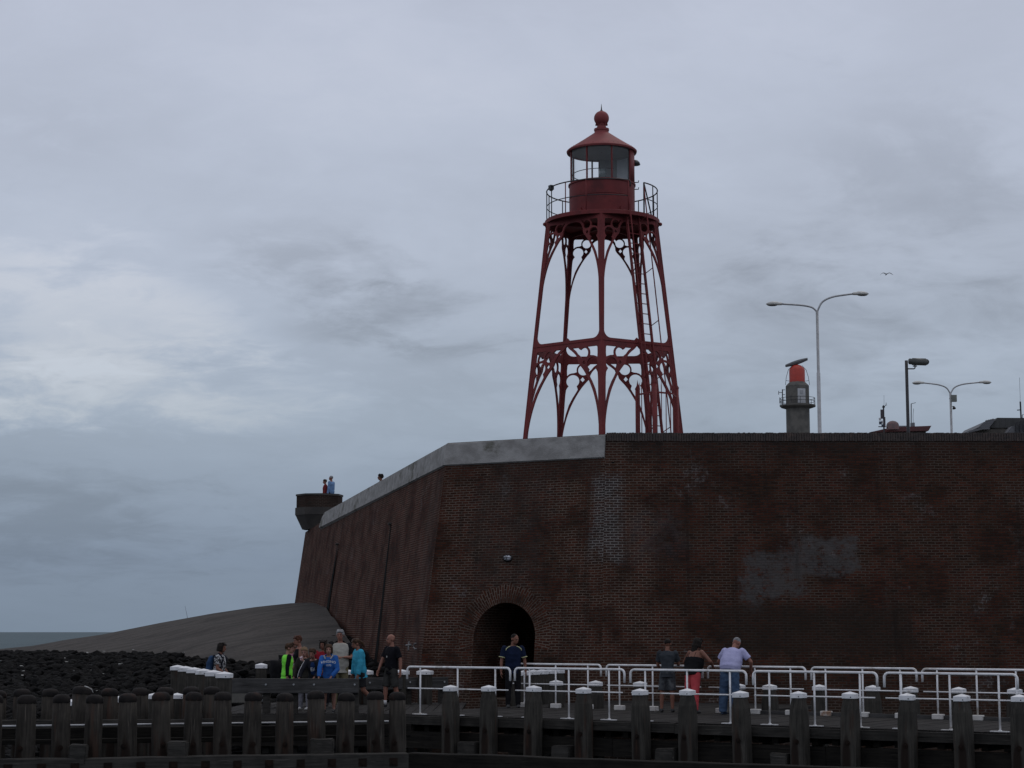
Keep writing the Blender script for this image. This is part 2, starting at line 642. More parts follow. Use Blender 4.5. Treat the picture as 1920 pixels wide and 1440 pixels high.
WHITECAP = M('white pile cap', (.70, .705, .72), (.60, .605, .62), 9, .5, c3=(.46, .46, .45))
GALV = M('galvanised steel', (.36, .37, .38), (.28, .29, .30), 5, .45, metal=.55)
DARKM = M('dark steel', (.022, .022, .025), (.014, .014, .016), 5, .5, metal=.2)
BLACK = M('black rubber', (.016, .016, .017), (.010, .010, .010), 5, .7)
CAPR = M('old pile cap', (.018, .015, .014), (.010, .009, .009), 6, .8, bump=.4, bscale=30, c3=(.030, .018, .015), spec=.12)
PILE_W = wood_mat('quay pile timber', (.080, .074, .064), (.046, .043, .038), 'z', True)
PILE_O = wood_mat('old pile timber', (.074, .065, .055), (.036, .032, .028), 'z', True)
PLANK = wood_mat('deck planks', (.052, .048, .045), (.027, .025, .024), 'x')
BEAMW = wood_mat('beam timber', (.072, .067, .060), (.036, .034, .031), 'x')
BEAMG = wood_mat('grey beam timber', (.098, .096, .094), (.058, .057, .056), 'x')
BEAMD = wood_mat('dark beam timber', (.028, .025, .021), (.012, .011, .010), 'x')  # darker tone for the low beams and the timbers under the deck

# ------------------------------------------------------------------ sea, slope, rocks
def sea():
    m_, N, b = base_mat('sea water')
    t = N.n('ShaderNodeTexCoord')
    v = t.outputs['Object']
    f1 = N.noise(N.map(v, (.02, .06, 1)), 1.0, 6, .65)
    f2 = N.noise(N.map(v, (.5, .9, 1)), 1.0, 5, .6)
    c = N.mix(N.smooth(f1, .42, .62), (.048, .076, .088), (.068, .100, .112))
    N.l(c, b.inputs['Base Color'])
    b.inputs['Roughness'].default_value = .6
    b.inputs['Specular IOR Level'].default_value = .10
    bp = N.n('ShaderNodeBump')
    bp.inputs['Strength'].default_value = .8
    bp.inputs['Distance'].default_value = .5
    N.l(N.m('ADD', N.m('MULTIPLY', f1, 1.2), f2), bp.inputs['Height'])
    N.l(bp.outputs[0], b.inputs['Normal'])
    bm = NB()
    vs_ = [bm.verts.new(p) for p in ((-30000, -400, 0), (30000, -400, 0), (30000, 45000, 0), (-30000, 45000, 0))]
    bm.faces.new(vs_)
    o = obj('sea', bm, m_)
    o.location = (0, 0, -2.6)
    tag(o, kind='structure')


sea()


def slope():
    m_, N, b = base_mat('asphalt revetment')
    t = N.n('ShaderNodeTexCoord')
    v = t.outputs['Object']
    f = N.noise(N.map(v, (.25, 1.4, 1.4)), 1.0, 6, .65)
    g = N.noise(v, 9, 5, .7)
    c = N.mix(N.smooth(f, .38, .64), (.078, .071, .065), (.048, .044, .041))
    c = N.mix(N.smooth(g, .5, .72), c, (.030, .028, .027))
    st = N.noise(N.map(v, (.5, 5.0, 5.0), (3, 1, 8)), 1.0, 5, .6)
    c = N.mix(N.m('MULTIPLY', N.smooth(st, .48, .76), .22), c, (.027, .025, .024))
    N.l(c, b.inputs['Base Color'])
    b.inputs['Roughness'].default_value = .95
    b.inputs['Specular IOR Level'].default_value = .08
    bp = N.n('ShaderNodeBump'); bp.inputs['Strength'].default_value = .6; bp.inputs['Distance'].default_value = .05
    N.l(N.m('ADD', g, N.m('MULTIPLY', st, 1.5)), bp.inputs['Height']); N.l(bp.outputs[0], b.inputs['Normal'])
    crest = [(-160, 1236, 96), (-60, 1224, 88), (60, 1212, 80), (120, 1200, 78), (190, 1190, 76), (300, 1168, 72), (400, 1150, 69), (480, 1138, 67),
             (545, 1131, 65.3), (575, 1130, 64.6), (594, 1131, 64.0)]
    toe = [(-200, 1262, 64), (-120, 1260, 62), (60, 1252, 57), (120, 1252, 56), (190, 1252, 54), (300, 1254, 51), (400, 1260, 47), (480, 1258, 46),
           (560, 1250, 46.3), (620, 1240, 47), (668, 1226, 48)]
    bm = NB()
    rows = []
    for (a, b_) in zip(crest, toe):
        A, B = at_y(*a), at_y(*b_)
        colv = []
        for i in range(15):
            k = i / 14
            p = A.lerp(B, k)
            p.z += .35 * math.sin(PI * k) * (1 - .5 * k)
            p.z += (noise.noise(p * .35) * .12 + noise.noise(p * 1.3) * .03) * min(1, k * 4)
            colv.append(p)
        back = [A + V((-3, 5, -.5)), A + V((-9, 16, -2.4)), A + V((-16, 30, -5.5))]
        rows.append([bm.verts.new(p) for p in back[::-1] + colv + [B + V((0, -2, -1.2))]])
    for r0, r1 in zip(rows, rows[1:]):
        for a, b_, c_, d_ in zip(r0, r0[1:], r1[1:], r1):
            bm.faces.new((a, b_, c_, d_))
    bmesh.ops.subdivide_edges(bm, edges=bm.edges[:], cuts=1, use_grid_fill=True, smooth=.6)
    tag(obj('slope', bm, m_, smooth=True), kind='structure')


slope()

ROCK = M('basalt rock', (.0115, .011, .0108), (.006, .006, .006), 2.2, .85, bump=.7, bscale=9, c3=(.013, .012, .0115), spec=.05)
ROCKP = M('pale shell and litter', (.36, .36, .34), (.26, .26, .24), 5, .8)


def rock_height(x, y):
    """surface of the riprap berm: low at the pier, crest further out"""
    # crest runs from beyond the left edge to the foot of the bastion
    yc = 47 + (-11.2 - x) * .95 if x < -11.2 else 47 + (x + 11.2) * .2
    zc2 = 1.02 if x < -11.2 else 1.02 - (x + 11.2) * .10
    if y > yc: return zc2 - (y - yc) * .16
    k = max(0.0, min(1.0, (y - 31) / (yc - 31)))
    return -1.9 + (zc2 + 1.9) * k ** .62


def rocks():
    rnd = random.Random(11)
    bm = NB()
    protos = []
    for _ in range(9):
        b = NB()
        bmesh.ops.create_icosphere(b, subdivisions=2, radius=1)
        off = V((rnd.random() * 50, rnd.random() * 50, 0))
        pts = []
        for v_ in b.verts:
            n_ = v_.co.normalized()
            s = 1 + .30 * noise.noise(n_ * 1.3 + off) + .13 * noise.noise(n_ * 3.1 + off)
            p = n_ * s
            # facets: clip against a few planes
            for q in range(5):
                pl = V((math.sin(q * 2.1 + off.x), math.cos(q * 1.7 + off.y), math.sin(q * .9 + off.y))).normalized()
                d = p.dot(pl)
                if d > .72: p -= pl * (d - .72)
            pts.append(p)
        protos.append((pts, [[v_.index for v_ in f.verts] for f in b.faces]))
        b.free()
    verts, faces, mi = [], [], []

    def put(x, y, z, s, mat=0, flat=.62):
        pts, fs = rnd.choice(protos)
        m3 = Matrix.Rotation(rnd.random() * 6.28, 3, 'Z') @ Matrix.Rotation(rnd.gauss(0, .35), 3, 'X') @ Matrix.Diagonal((s * rnd.uniform(.8, 1.25), s * rnd.uniform(.8, 1.25), s * flat * rnd.uniform(.8, 1.2)))
        n0 = len(verts)
        c = V((x, y * K, z))
        for p in pts: verts.append(tuple(m3 @ p + c))
        for f in fs:
            faces.append([n0 + i for i in f]); mi.append(mat)
    n_ = 0
    while n_ < 14000:
        y = rnd.uniform(32.5, 66)
        x = rnd.uniform(-.45 * y - 2, -1.5)
        if x > -6.2 and y < 38.6: continue            # pier stands there
        yc = 47 + (-11.2 - x) * .95 if x < -11.2 else 47 + (x + 11.2) * .2
        if y > yc + 2.5: continue
        if x > -9 and y > 37:
            # keep to the foot of the wall
            if x > -3.2 - (y - 40) * .27: continue
        put(x, y, rock_height(x, y) + rnd.uniform(-.10, .05), rnd.uniform(.09, .21))
        n_ += 1
    # strip of dark stones along the wall beside the slope
    for i in range(420):
        k = rnd.random()
        A = V((-8.75, 63.6, 2.95)); B = V((-4.6, 45.0, 1.0)); C_ = V((-3.3, 40.5, .5))
        p = A.lerp(B, k * 1.5) if k < .66 else B.lerp(C_, (k - .66) * 3)
        put(p.x + rnd.uniform(-.55, .30), p.y + rnd.uniform(-.4, .4), p.z + rnd.uniform(-.45, -.10), rnd.uniform(.09, .22))
    for i in range(240):                                # heap behind the group of visitors
        a = rnd.uniform(0, 1)
        px = 455 + 190 * a
        top = 1252 - 26 * math.sin(min(1, a * 1.15) * PI * .5)
        Y = rnd.uniform(41.5, 44)
        p = at_y(px, top + rnd.uniform(0, 30), Y)
        if p.x > -3.0 - (p.y / K - 40) * .27 + -.6: continue
        put(p.x, p.y / K, p.z - .1, rnd.uniform(.12, .28))
    for i in range(34):                                # bleached shells, driftwood and litter
        y = rnd.uniform(36, 56); x = rnd.uniform(-.40 * y, -9)
        put(x, y, rock_height(x, y) + .33, rnd.uniform(.025, .065), 1, .35)
    me = bpy.data.meshes.new('riprap')
    me.from_pydata(verts, [], faces)
    for p, q in zip(me.polygons, mi): p.material_index = q
    o = link_mesh('riprap', me, [ROCK, ROCKP])
    tag(o, 'dark basalt boulders heaped along the foot of the slope', None, None, 'stuff')
    # the bank under the stones
    bm = NB()
    xs = [-34 + 1.5 * i for i in range(24)]
    ys = [30 + 1.5 * i for i in range(25)]
    g = {}
    for x in xs:
        for y in ys:
            z = rock_height(x, y) - .22
            if x > -3.5: z -= (x + 3.5) * .8
            g[x, y] = bm.verts.new((x, y * K, z))
    for x, x2 in zip(xs, xs[1:]):
        for y, y2 in zip(ys, ys[1:]):
            bm.faces.new((g[x, y], g[x2, y], g[x2, y2], g[x, y2]))
    tag(obj('bank', bm, ROCK, smooth=True), kind='structure')


rocks()

# ------------------------------------------------------------------ bastion
WT_Z = at_y(1136, 814, 39).z                     # parapet height
BAT = .13                       # batter of the faces
J = V((at_y(1136, 814, 39).x, 39.0 * K, 0)); C = V((at_y(840, 832, 40.85).x, 40.85 * K, 0)); E_ = V((at_y(603, 957, 65.7).x, 65.7 * K, 0)); E2 = V((at_y(573, 970, 71.35).x, 71.35 * K, 0)); RR = V((19.0, 39.0 * K, 0))
dJC = (C - J).normalized(); dCE = (E_ - C).normalized()
LJC = (C - J).length; LCE = (E_ - C).length
nA = V((-dJC.y, dJC.x, 0)) if V((-dJC.y, dJC.x, 0)).y < 0 else V((dJC.y, -dJC.x, 0))
nL = V((dCE.y, -dCE.x, 0)) if V((dCE.y, -dCE.x, 0)).x < 0 else V((-dCE.y, dCE.x, 0))
nR = V((0, -1, 0))


def shift(n1, n2, k):
    """horizontal move of a corner between two battered faces, k metres down"""
    det = n1.x * n2.y - n1.y * n2.x
    return V(((k * BAT * (n2.y - n1.y)) / det, (k * BAT * (n1.x - n2.x)) / det, 0))


def wall_pt(P, n1, n2, z):
    k = WT_Z - z
    return P + (shift(n1, n2, k) if n2 is not None else n1 * BAT * k) + V((0, 0, z))


Z0 = -3.0
bastion = empty('brick_bastion', (3, 42, 0), 0, 'huge dark brick bastion wall with sloping faces and a pale concrete coping', 'fortress')
BM = Matrix.Translation(-V((3, 42, 0)))


def bpart(o):
    o.parent = bastion
    o.matrix_parent_inverse = Matrix.Translation((-3, -42, 0))
    return o


def face_frame(P, Q, n):
    """tilted frame on a battered face: origin under P at z=0"""
    ex = (Q - P).normalized()
    up = V((0, 0, 1)) - n * BAT
    ey = up.normalized()
    return ex, ey, up.length


# long face on the right
nseg = 1
bm = NB()
a0 = wall_pt(J, nR, nA, Z0); a1 = wall_pt(J, nR, nA, WT_Z)
b0 = RR + nR * BAT * (WT_Z - Z0) + V((0, 0, Z0)); b1 = RR + V((0, 0, WT_Z))
vs_ = [bm.verts.new(p) for p in (a0, b0, b1, a1)]
bm.faces.new(vs_)
# parapet top and back of it
t0 = J + V((0, .75, WT_Z)); t1 = RR + V((0, .75, WT_Z))
vt = [bm.verts.new(p) for p in (t0, t1)]
bm.faces.new((vs_[3], vs_[2], vt[1], vt[0]))
vb = [bm.verts.new(p + V((0, 0, -1.3))) for p in (t0, t1)]
bm.faces.new((vt[0], vt[1], vb[1], vb[0]))
o = obj('long_face', bm, BRICK)
set_uv(o.data, lambda co, n: ((co.x - J.x), co.z) if n.y < -.5 else (co.x, co.y))
bpart(o)

# salient left face, crossed by two flat near-black strips
bm = NB()
K0 = wall_pt(C, nA, nL, Z0); K1 = wall_pt(C, nA, nL, WT_Z)
e0 = E2 + nL * BAT * (WT_Z - Z0) + V((0, 0, Z0)); e1 = E2 + V((0, 0, WT_Z - .45))
vs_ = [bm.verts.new(p) for p in (e0, K0, K1, e1)]
bm.faces.new(vs_)
far = E2 + V((9, 2.5, 0))
f0 = far + V((0, 0, Z0)); f1 = far + V((0, 0, WT_Z - .45))
vf = [bm.verts.new(p) for p in (f0, f1)]
bm.faces.new((vs_[0], vs_[3], vf[1], vf[0]))
o = obj('salient_face', bm, BRICK)
set_uv(o.data, lambda co, n: (-LJC - (V((co.x, co.y, 0)) - C).dot(dCE), co.z))
bpart(o)
GROOVE = M('dark groove and shadow', (.0045, .0045, .0045), (.008, .008, .008), 5, .9, spec=.05)  # near-black tone of the two strips and of the painted shadow hole


def groove(pxt, pyt, pxb, pyb, wt, wb):
    """narrow flat near-black strip standing a hair proud of the left face, wider below"""
    P0 = wall_pt(C, nL, None, 0)
    n3 = (nL + V((0, 0, BAT))).normalized()
    q = []
    for px, py, w_ in ((pxt, pyt, wt), (pxb, pyb, wb)):
        r = ray(px, py)
        t = (P0 - V((0, 0, ZC))).dot(n3) / r.dot(n3)
        q.append((V((0, 0, ZC)) + r * t, w_))
    bm = NB()
    (T, a), (B, b_) = q
    B = B + (B - T) * .6; b_ *= 1.3
    up3 = (T - B).normalized()
    for s in (0,):
        v0 = [bm.verts.new(p + dCE * k + n3 * d) for p, k, d in ((B, -b_, .004), (B, b_, .004), (T, a, .004), (T, -a, .004))]
        bm.faces.new(v0)
    bmesh.ops.recalc_face_normals(bm, faces=bm.faces[:])
    bpart(obj('dark_strip', bm, GROOVE))
    bm = NB()
    tube(bm, [T + n3 * -.1 + up3 * .05, T + n3 * .10 + up3 * .02], .045, 8)
    bpart(obj('drain_spout', bm, CORBEL))


groove(633, 1022, 613, 1150, .10, .55)
groove(733, 984, 706, 1225, .10, .34)

# arched face, with the passage cut through it
ex, ey, sl = face_frame(J, C, nA)
exA = -ex                                     # run left -> right as seen
Jb = wall_pt(J, nR, nA, 0)
ARC_C = None


def to_face(px, py):
    P0 = wall_pt(J, nA, None, 0)
    n3 = (nA + V((0, 0, BAT))).normalized()
    r = ray(px, py)
    t = (P0 - V((0, 0, ZC))).dot(n3) / r.dot(n3)
    p = V((0, 0, ZC)) + r * t
    d = p - P0
    return V((d.dot(exA), d.dot(ey)))


P0A = wall_pt(J, nA, None, 0)
ezA = exA.cross(ey)
al, ar, at_ = to_face(888, 1200), to_face(1003, 1200), to_face(946, 1130)
acx = (al.x + ar.x) / 2; arad = (ar.x - al.x) / 2; aspr = at_.y - arad
FLOOR = -.02


def lean(P, n1, n2, z):
    p = wall_pt(P, n1, n2, z)
    d = p - P0A
    return (d.dot(exA), d.dot(ey))


NARC = 28
arc = [(acx + arad * math.cos(PI * i / NARC), aspr + arad * math.sin(PI * i / NARC)) for i in range(NARC + 1)]
hole = [(acx + arad, FLOOR)] + arc + [(acx - arad, FLOOR)]
outline = [lean(C, nA, nL, Z0), lean(J, nR, nA, Z0), lean(J, nR, nA, WT_Z), lean(C, nA, nL, WT_Z)]
me = fill_mesh('arched_face', outline, [hole], .004)
set_uv(me, lambda co, n: (co.x, co.y / sl * sl))
frame_move(me, P0A - ezA * .002, exA, ey)
bpart(link_mesh('arched_face', me, BRICK))
# passage: barrel running back into the dark
bm = NB()
depth = 9.0
vec = -V((nA.x, nA.y, 0))
prev = None
uvs = {}
pts3 = [P0A + exA * x + ey * y for x, y in hole]
ns = 8
grid = [[bm.verts.new(p + vec * (depth * k / ns)) for k in range(ns + 1)] for p in pts3]
for a, b_ in zip(grid, grid[1:]):
    for k in range(ns):
        bm.faces.new((a[k], a[k + 1], b_[k + 1], b_[k]))
bm.faces.new([g[-1] for g in grid])
fl = [grid[0][k] for k in (0, ns)] + [grid[-1][k] for k in (ns, 0)]
bm.faces.new(fl)
o = obj('passage', bm, BRICK_TUN)
set_uv(o.data, lambda co, n: ((co - P0A).dot(vec), co.z))
bpart(o)
# ring of voussoirs
m_ring = brick_mat('brickwork voussoir', patches=False, tone=1.05)
bm = NB()
uvl = bm.loops.layers.uv.new('UVMap')
ro = arad + .50
nn = 40
a_s, a_e = R(-14), R(194)
prev = None
for i in range(nn + 1):
    a = a_s + (a_e - a_s) * i / nn
    jag = ro + .05 * math.sin(i * 2.7) + .03 * math.sin(i * 5.1)
    ri = arad if 0 <= a <= PI else arad / max(.2, math.cos(a if a < 0 else a - PI))
    pi_ = P0A + exA * (acx + ri * math.cos(a)) + ey * (aspr + ri * math.sin(a)) + ezA * .006
    po = P0A + exA * (acx + jag * math.cos(a)) + ey * (aspr + jag * math.sin(a)) + ezA * .006
    cur = (bm.verts.new(pi_), bm.verts.new(po), a, jag)
    if prev:
        f = bm.faces.new((prev[0], prev[1], cur[1], cur[0]))
        for lp, uv in zip(f.loops, ((0, prev[2]), (prev[3] - arad, prev[2]), (cur[3] - arad, cur[2]), (0, cur[2]))):
            lp[uvl].uv = (uv[0] + .05, uv[1] * (arad + .25) + .3)
    prev = cur
bmesh.ops.recalc_face_normals(bm, faces=bm.faces[:])
bpart(obj('arch_ring', bm, m_ring))

# concrete coping on the salient: sloping front, rounded off at the far end
def coping():
    bm = NB()
    hgt, pr = .64, .05
    path = []
    path.append((wall_pt(J, nA, None, WT_Z) - V((0, 0, WT_Z)), nA, 1))
    nC = (nA + nL).normalized() / ((nA + nL).normalized().dot(nA))
    path.append((C.copy(), nC, 1))
    for k in (.16, .33, .5, .66, .8, .9, .95, .975, .99, 1.0):
        path.append((C.lerp(E_, k), nL, 1 - max(0, (k - .94) / .06) ** 2.4 * .95))
    rings = []
    for i, (P, n, s) in enumerate(path):
        jz = noise.noise(V((i * 1.7, 0, 3))) * .012
        fb = n * (pr + hgt * BAT)
        pts = [P + fb + V((0, 0, WT_Z - hgt + jz)), P + n * (pr * .5 + .02 + hgt * (1 - s) * BAT) + V((0, 0, WT_Z - hgt + hgt * s - .03 + jz)),
               P + n * (pr * .2) - n * .04 + V((0, 0, WT_Z - hgt + hgt * s + jz)),
               P - n * .7 + V((0, 0, WT_Z - hgt + hgt * s + .05 + jz)), P - n * .75 + V((0, 0, WT_Z - 1.3))]
        rings.append([bm.verts.new(p) for p in pts])
    for a, b_ in zip(rings, rings[1:]):
        for k in range(4):
            bm.faces.new((a[k], b_[k], b_[k + 1], a[k + 1]))
        bm.faces.new((a[0], a[4], b_[4], b_[0]))
    bm.faces.new(rings[0][::-1]); bm.faces.new(rings[-1])
    bmesh.ops.recalc_face_normals(bm, faces=bm.faces[:])
    bpart(obj('coping', bm, CONC))
    # row of bricks on edge along the long face
    bm = NB()
    rnd = random.Random(3)
    x = J.x + .02
    while x < RR.x - .2:
        wd = rnd.uniform(.055, .064)
        top = WT_Z + .035 + rnd.uniform(-.010, .008)
        box(bm, (x + wd / 2, J.y + .06, top - .115), (wd, .22, .23))
        x += wd + rnd.uniform(.008, .014)
    o = obj('brick_on_edge_coping', bm, M('soldier bricks', (.062, .046, .040), (.036, .030, .028), 9, .9, c3=(.085, .06, .05)))
    bpart(o)


coping()

# little brick bartizan at the far tip
def bartizan():
    cpos = at_y(599, 950, 70.2)
    c = V((cpos.x, 70.2 * K, 0))

    def oct_(r, rot=R(14)):
        return [(c.x + r * math.cos(2 * PI * k / 8 + rot), c.y + r * math.sin(2 * PI * k / 8 + rot)) for k in range(8)]
    zt = at_y(600, 926, 69).z; zb = at_y(600, 949, 69).z; zs = at_y(600, 963, 69).z; zl = at_y(600, 990, 69).z
    bm = NB(); prism(bm, oct_(1.14), zb, zt - .02, oct_(1.14)); 
    o = obj('bartizan_wall', bm, BRICK_PLAIN)
    set_uv(o.data, lambda co, n: (math.atan2(co.y - c.y, co.x - c.x) * 1.14, co.z)); bpart(o)
    bm = NB(); prism(bm, oct_(1.18), zt - .02, zt + .07); bpart(obj('bartizan_cap', bm, CORBEL))
    bm = NB(); prism(bm, oct_(1.20), zs, zb); prism(bm, oct_(.84), zl, zs - .001, oct_(1.18)); bpart(obj('bartizan_corbel', bm, CORBEL))


bartizan()

# near-black blob standing in for the shadow under the coping where the faces meet
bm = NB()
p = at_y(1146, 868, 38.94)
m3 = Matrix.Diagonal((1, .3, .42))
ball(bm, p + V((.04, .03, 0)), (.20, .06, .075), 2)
bpart(obj('hole_shadow', bm, GROOVE))

# chalked marks low on the salient
def chalk():
    P0 = wall_pt(C, nL, None, 0)
    n3 = (nL + V((0, 0, BAT))).normalized()

    def hit(px, py):
        r = ray(px, py)
        return V((0, 0, ZC)) + r * ((P0 - V((0, 0, ZC))).dot(n3) / r.dot(n3)) + n3 * .012
    bm = NB()
    tube(bm, [hit(768, 1203), hit(767, 1220)], .03, 5)
    tube(bm, [hit(762, 1210), hit(772, 1209)], .03, 5)
    tube(bm, [hit(781, 1206), hit(777, 1208), hit(776, 1213), hit(779, 1217), hit(782, 1216)], .02, 5)
    bpart(obj('chalk_mark', bm, M('chalk', (.20, .19, .19), (.12, .12, .12), 8, .9)))


chalk()

# top of the bastion and the boulevard behind it
TERR = 6.05
bm = NB()
pts = [J + V((0, .7, 0)), RR + V((0, .7, 0)), V((90, J.y + .7, 0)), V((90, 260, 0)), V((2, 260, 0)), E_ + V((2, 2, 0)), E_ + V((1, 0, 0)), C + V((.7, .6, 0))]
bm.faces.new([bm.verts.new((p.x, p.y, TERR)) for p in pts])
tag(obj('terrace', bm, M('terrace paving', (.12, .115, .11), (.09, .085, .08), 1, .9)), kind='structure')

# ------------------------------------------------------------------ lighthouse
KS = 39.0 / 38.0
KR = KS * .988
LC = V((at_y(1130.5, 640, 42.0 * KS).x, 42.0 * KS * K, 0))


def hz(z):
    """height measured with the first camera estimate -> height here"""
    e = math.atan((z - 1.88) / 42.0) - math.atan(465 / 2667)
    return at_y(1131, 720 - 2667 * math.tan(e), 42.0 * KS).z


LB = V((LC.x, LC.y, TERR))
lh = empty('lighthouse', LB, 0, 'tall red cast iron lighthouse with pierced gothic arches and a glazed lantern', 'lighthouse')


def lz(z):            # local height
    return hz(z) - TERR


ZM, ZT = lz(10.22), lz(14.06)
TH0 = -3.8


def rad(z):
    """corner radius of the five-sided frame at local height z"""
    return (2.15 - .112 * ((z - ZM) / KS)) * KR


def corner(k, z, rr=None):
    a = R(TH0 + 72 * k)
    r = rad(z) if rr is None else rr
    return V((math.sin(a) * r, -math.cos(a) * r, z))


def arcpts(cx, cy, r, a0, a1, n):
    return [(cx + r * math.cos(R(a0 + (a1 - a0) * i / n)), cy - r * math.sin(R(a0 + (a1 - a0) * i / n))) for i in range(n + 1)]


def spline(pts, n=6):
    """Catmull-Rom through points (open)"""
    out = []
    P = [pts[0]] + list(pts) + [pts[-1]]
    for i in range(1, len(P) - 2):
        p0, p1, p2, p3 = P[i - 1], P[i], P[i + 1], P[i + 2]
        for k in range(n):
            t = k / n
            out.append(tuple(.5 * ((2 * p1[d]) + (-p0[d] + p2[d]) * t + (2 * p0[d] - 5 * p1[d] + 4 * p2[d] - p3[d]) * t * t + (-p0[d] + 3 * p1[d] - 3 * p2[d] + p3[d]) * t ** 3) for d in (0, 1)))
    out.append(tuple(pts[-1]))
    return out


def tracery(lower):
    """half patterns in (s, t): s 0 at the leg -> 1 at mid-face, t down from the band"""
    rib = spline([(0, 2.05), (.025, 1.78), (.08, 1.47), (.17, 1.16), (.30, .87), (.43, .65), (.55, .50)], 5)
    if lower:
        lobe = spline([(.55, .50), (.615, .42), (.645, .32), (.70, .22), (.80, .125), (.90, .05), (1.0, -.045)], 4)
        ext = [(.575, .085), (.64, .028), (.82, .028), (.73, .095), (.655, .185)]
    else:
        lobe = spline([(.55, .50), (.60, .41), (.61, .31), (.655, .19), (.74, .10), (.86, .05), (1.0, .035)], 4)
        ext = [(.568, .095), (.61, .040), (.68, .035), (.635, .095), (.598, .150)]
    h3 = [(.06, .025), (.355, .025), (.31, .07), (.283, .12), (.274, .185), (.282, .235), (.22, .258), (.15, .266), (.085, .288), (.035, .335), (.025, .20), (.03, .06)]
    bx, by, br = .455, .185, .138
    circ = arcpts(bx, by, br, 42, 335, 20)          # open towards the right
    h2 = circ + ext[::-1]
    ax, ay, ar_ = .190, .478, .166
    keyc = arcpts(ax, ay, ar_, -52, 232, 20)
    h1 = keyc + [(.055, .655), (.028, .71), (.016, .85), (.012, 1.1), (.010, 1.60), (.052, 1.36), (.115, 1.12), (.205, .92), (.285, .78), (.325, .70), (.310, .655)]
    h4 = [(.385, .44), (.440, .370), (.495, .44), (.445, .500)]
    return rib, lobe, [h1, h2, h3, h4]


def panel(k, lower):
    zt = ZM - .06 if lower else ZT          # underside line of the band
    zb = 0.0 if lower else ZM
    zt_out = ZM + .002 if lower else ZT + .10
    side = lambda z: rad(z) * math.sin(R(36))
    strip = .106 if lower else .090
    Wi = lambda z: side(z) - strip
    W0 = Wi(zt)
    A, B = corner(k, 0), corner(k + 1, 0)
    A1, B1 = corner(k, ZT), corner(k + 1, ZT)
    m0, m1 = (A + B) / 2, (A1 + B1) / 2
    exx = (B - A).normalized()
    upv = (m1 - m0)
    eyy = upv.normalized()
    g = upv.length / ZT                      # slope metres per metre of height
    band = .07 if lower else .05
    zz = lambda t: zt - band - t * W0

    def P(s, t, sgn):
        z = zz(t)
        return (sgn * (1 - s) * Wi(z), z * g)
    rib, lobe, hs = tracery(lower)
    half = rib + lobe[1:]
    top_l = [P(s, t, -1) for s, t in half]
    top_r = [P(s, t, 1) for s, t in half][:-1]
    holes = []
    if lower:
        outl = [(-side(0), 0), (-Wi(0), 0)] + top_l + top_r[::-1] + [(Wi(0), 0), (side(0), 0), (side(zt_out), zt_out * g)]
        # keep the little pointed finial on the band
        outl += [(-side(zt_out), zt_out * g)]
    else:
        zbb = ZM + .085
        cr = .22
        low = []
        cl = lambda x, z: (x, z * g)
        pts = [(1 - .0 / 1, 0)]
        loh = [cl(-.0, zbb + .085), cl(-.05, zbb + .035), cl(-.09, zbb)]
        corner_arc = [cl(-(Wi(zbb) - cr * (1 - math.sin(R(a)))), zbb + cr * (1 - math.cos(R(a)))) for a in (0, 20, 40, 60, 80, 90)]
        lowl = loh + corner_arc
        lowr = [(-x, y) for x, y in lowl[1:]]
        holes.append(top_l + top_r[::-1] + lowr[::-1] + lowl)
        holes[0] = lowl + top_l + top_r[::-1] + lowr[::-1]
        outl = [(-side(zb), zb * g), (side(zb), zb * g), (side(zt_out), zt_out * g), (-side(zt_out), zt_out * g)]
    for h in hs:
        holes.append([P(s, t, -1) for s, t in h])
        holes.append([P(s, t, 1) for s, t in h][::-1])
    me = fill_mesh('tracery_panel', outl, holes, .05)
    frame_move(me, m0, exx, eyy)
    return link_mesh('tracery_panel', me, REDP, lh)


for k in range(5):
    panel(k, True)
    panel(k, False)
# corner ribs: angle irons covering the joints
for k in range(5):
    bm = NB()
    a = R(TH0 + 72 * k)
    for z0, z1, wd in ((0, ZM, .118), (ZM, ZT + .08, .100)):
        for sg in (-1, 1):
            f = R(TH0 + 72 * k + sg * 36)         # face normal azimuth
            n = V((math.sin(f), -math.cos(f), 0))
            td = V((math.cos(f), math.sin(f), 0)) * (sg)
            lo, hi = corner(k, z0), corner(k, z1)
            q = [lo + n * .030, hi + n * .030, hi + n * .030 + td * wd * .62, lo + n * .030 + td * wd * .62]
            q2 = [p - n * .065 for p in q]
            va = [bm.verts.new(p) for p in q]; vb_ = [bm.verts.new(p) for p in q2]
            bm.faces.new(va); bm.faces.new(vb_[::-1])
            for i in range(4):
                j = (i + 1) % 4
                bm.faces.new((va[i], vb_[i], vb_[j], va[j]))
    # cast bead down the arris, and its foot
    tube(bm, [corner(k, 0, rad(0) + .03), corner(k, ZM, rad(ZM) + .03), corner(k, ZT + .05, rad(ZT) + .02)], .022, 8)
    box(bm, corner(k, .06), (.42, .42, .12), a)
    bmesh.ops.recalc_face_normals(bm, faces=bm.faces[:])
    obj('leg', bm, REDP, lh)
# joint line plates round the middle band and inner tie frame
bm = NB()
for k in range(5):
    for z, hh, d in ((ZM + .005, .018, .034),):
        beam(bm, corner(k, z, rad(z) + d), corner(k + 1, z, rad(z) + d), .03, hh)
obj('band_moulding', bm, REDP, lh)
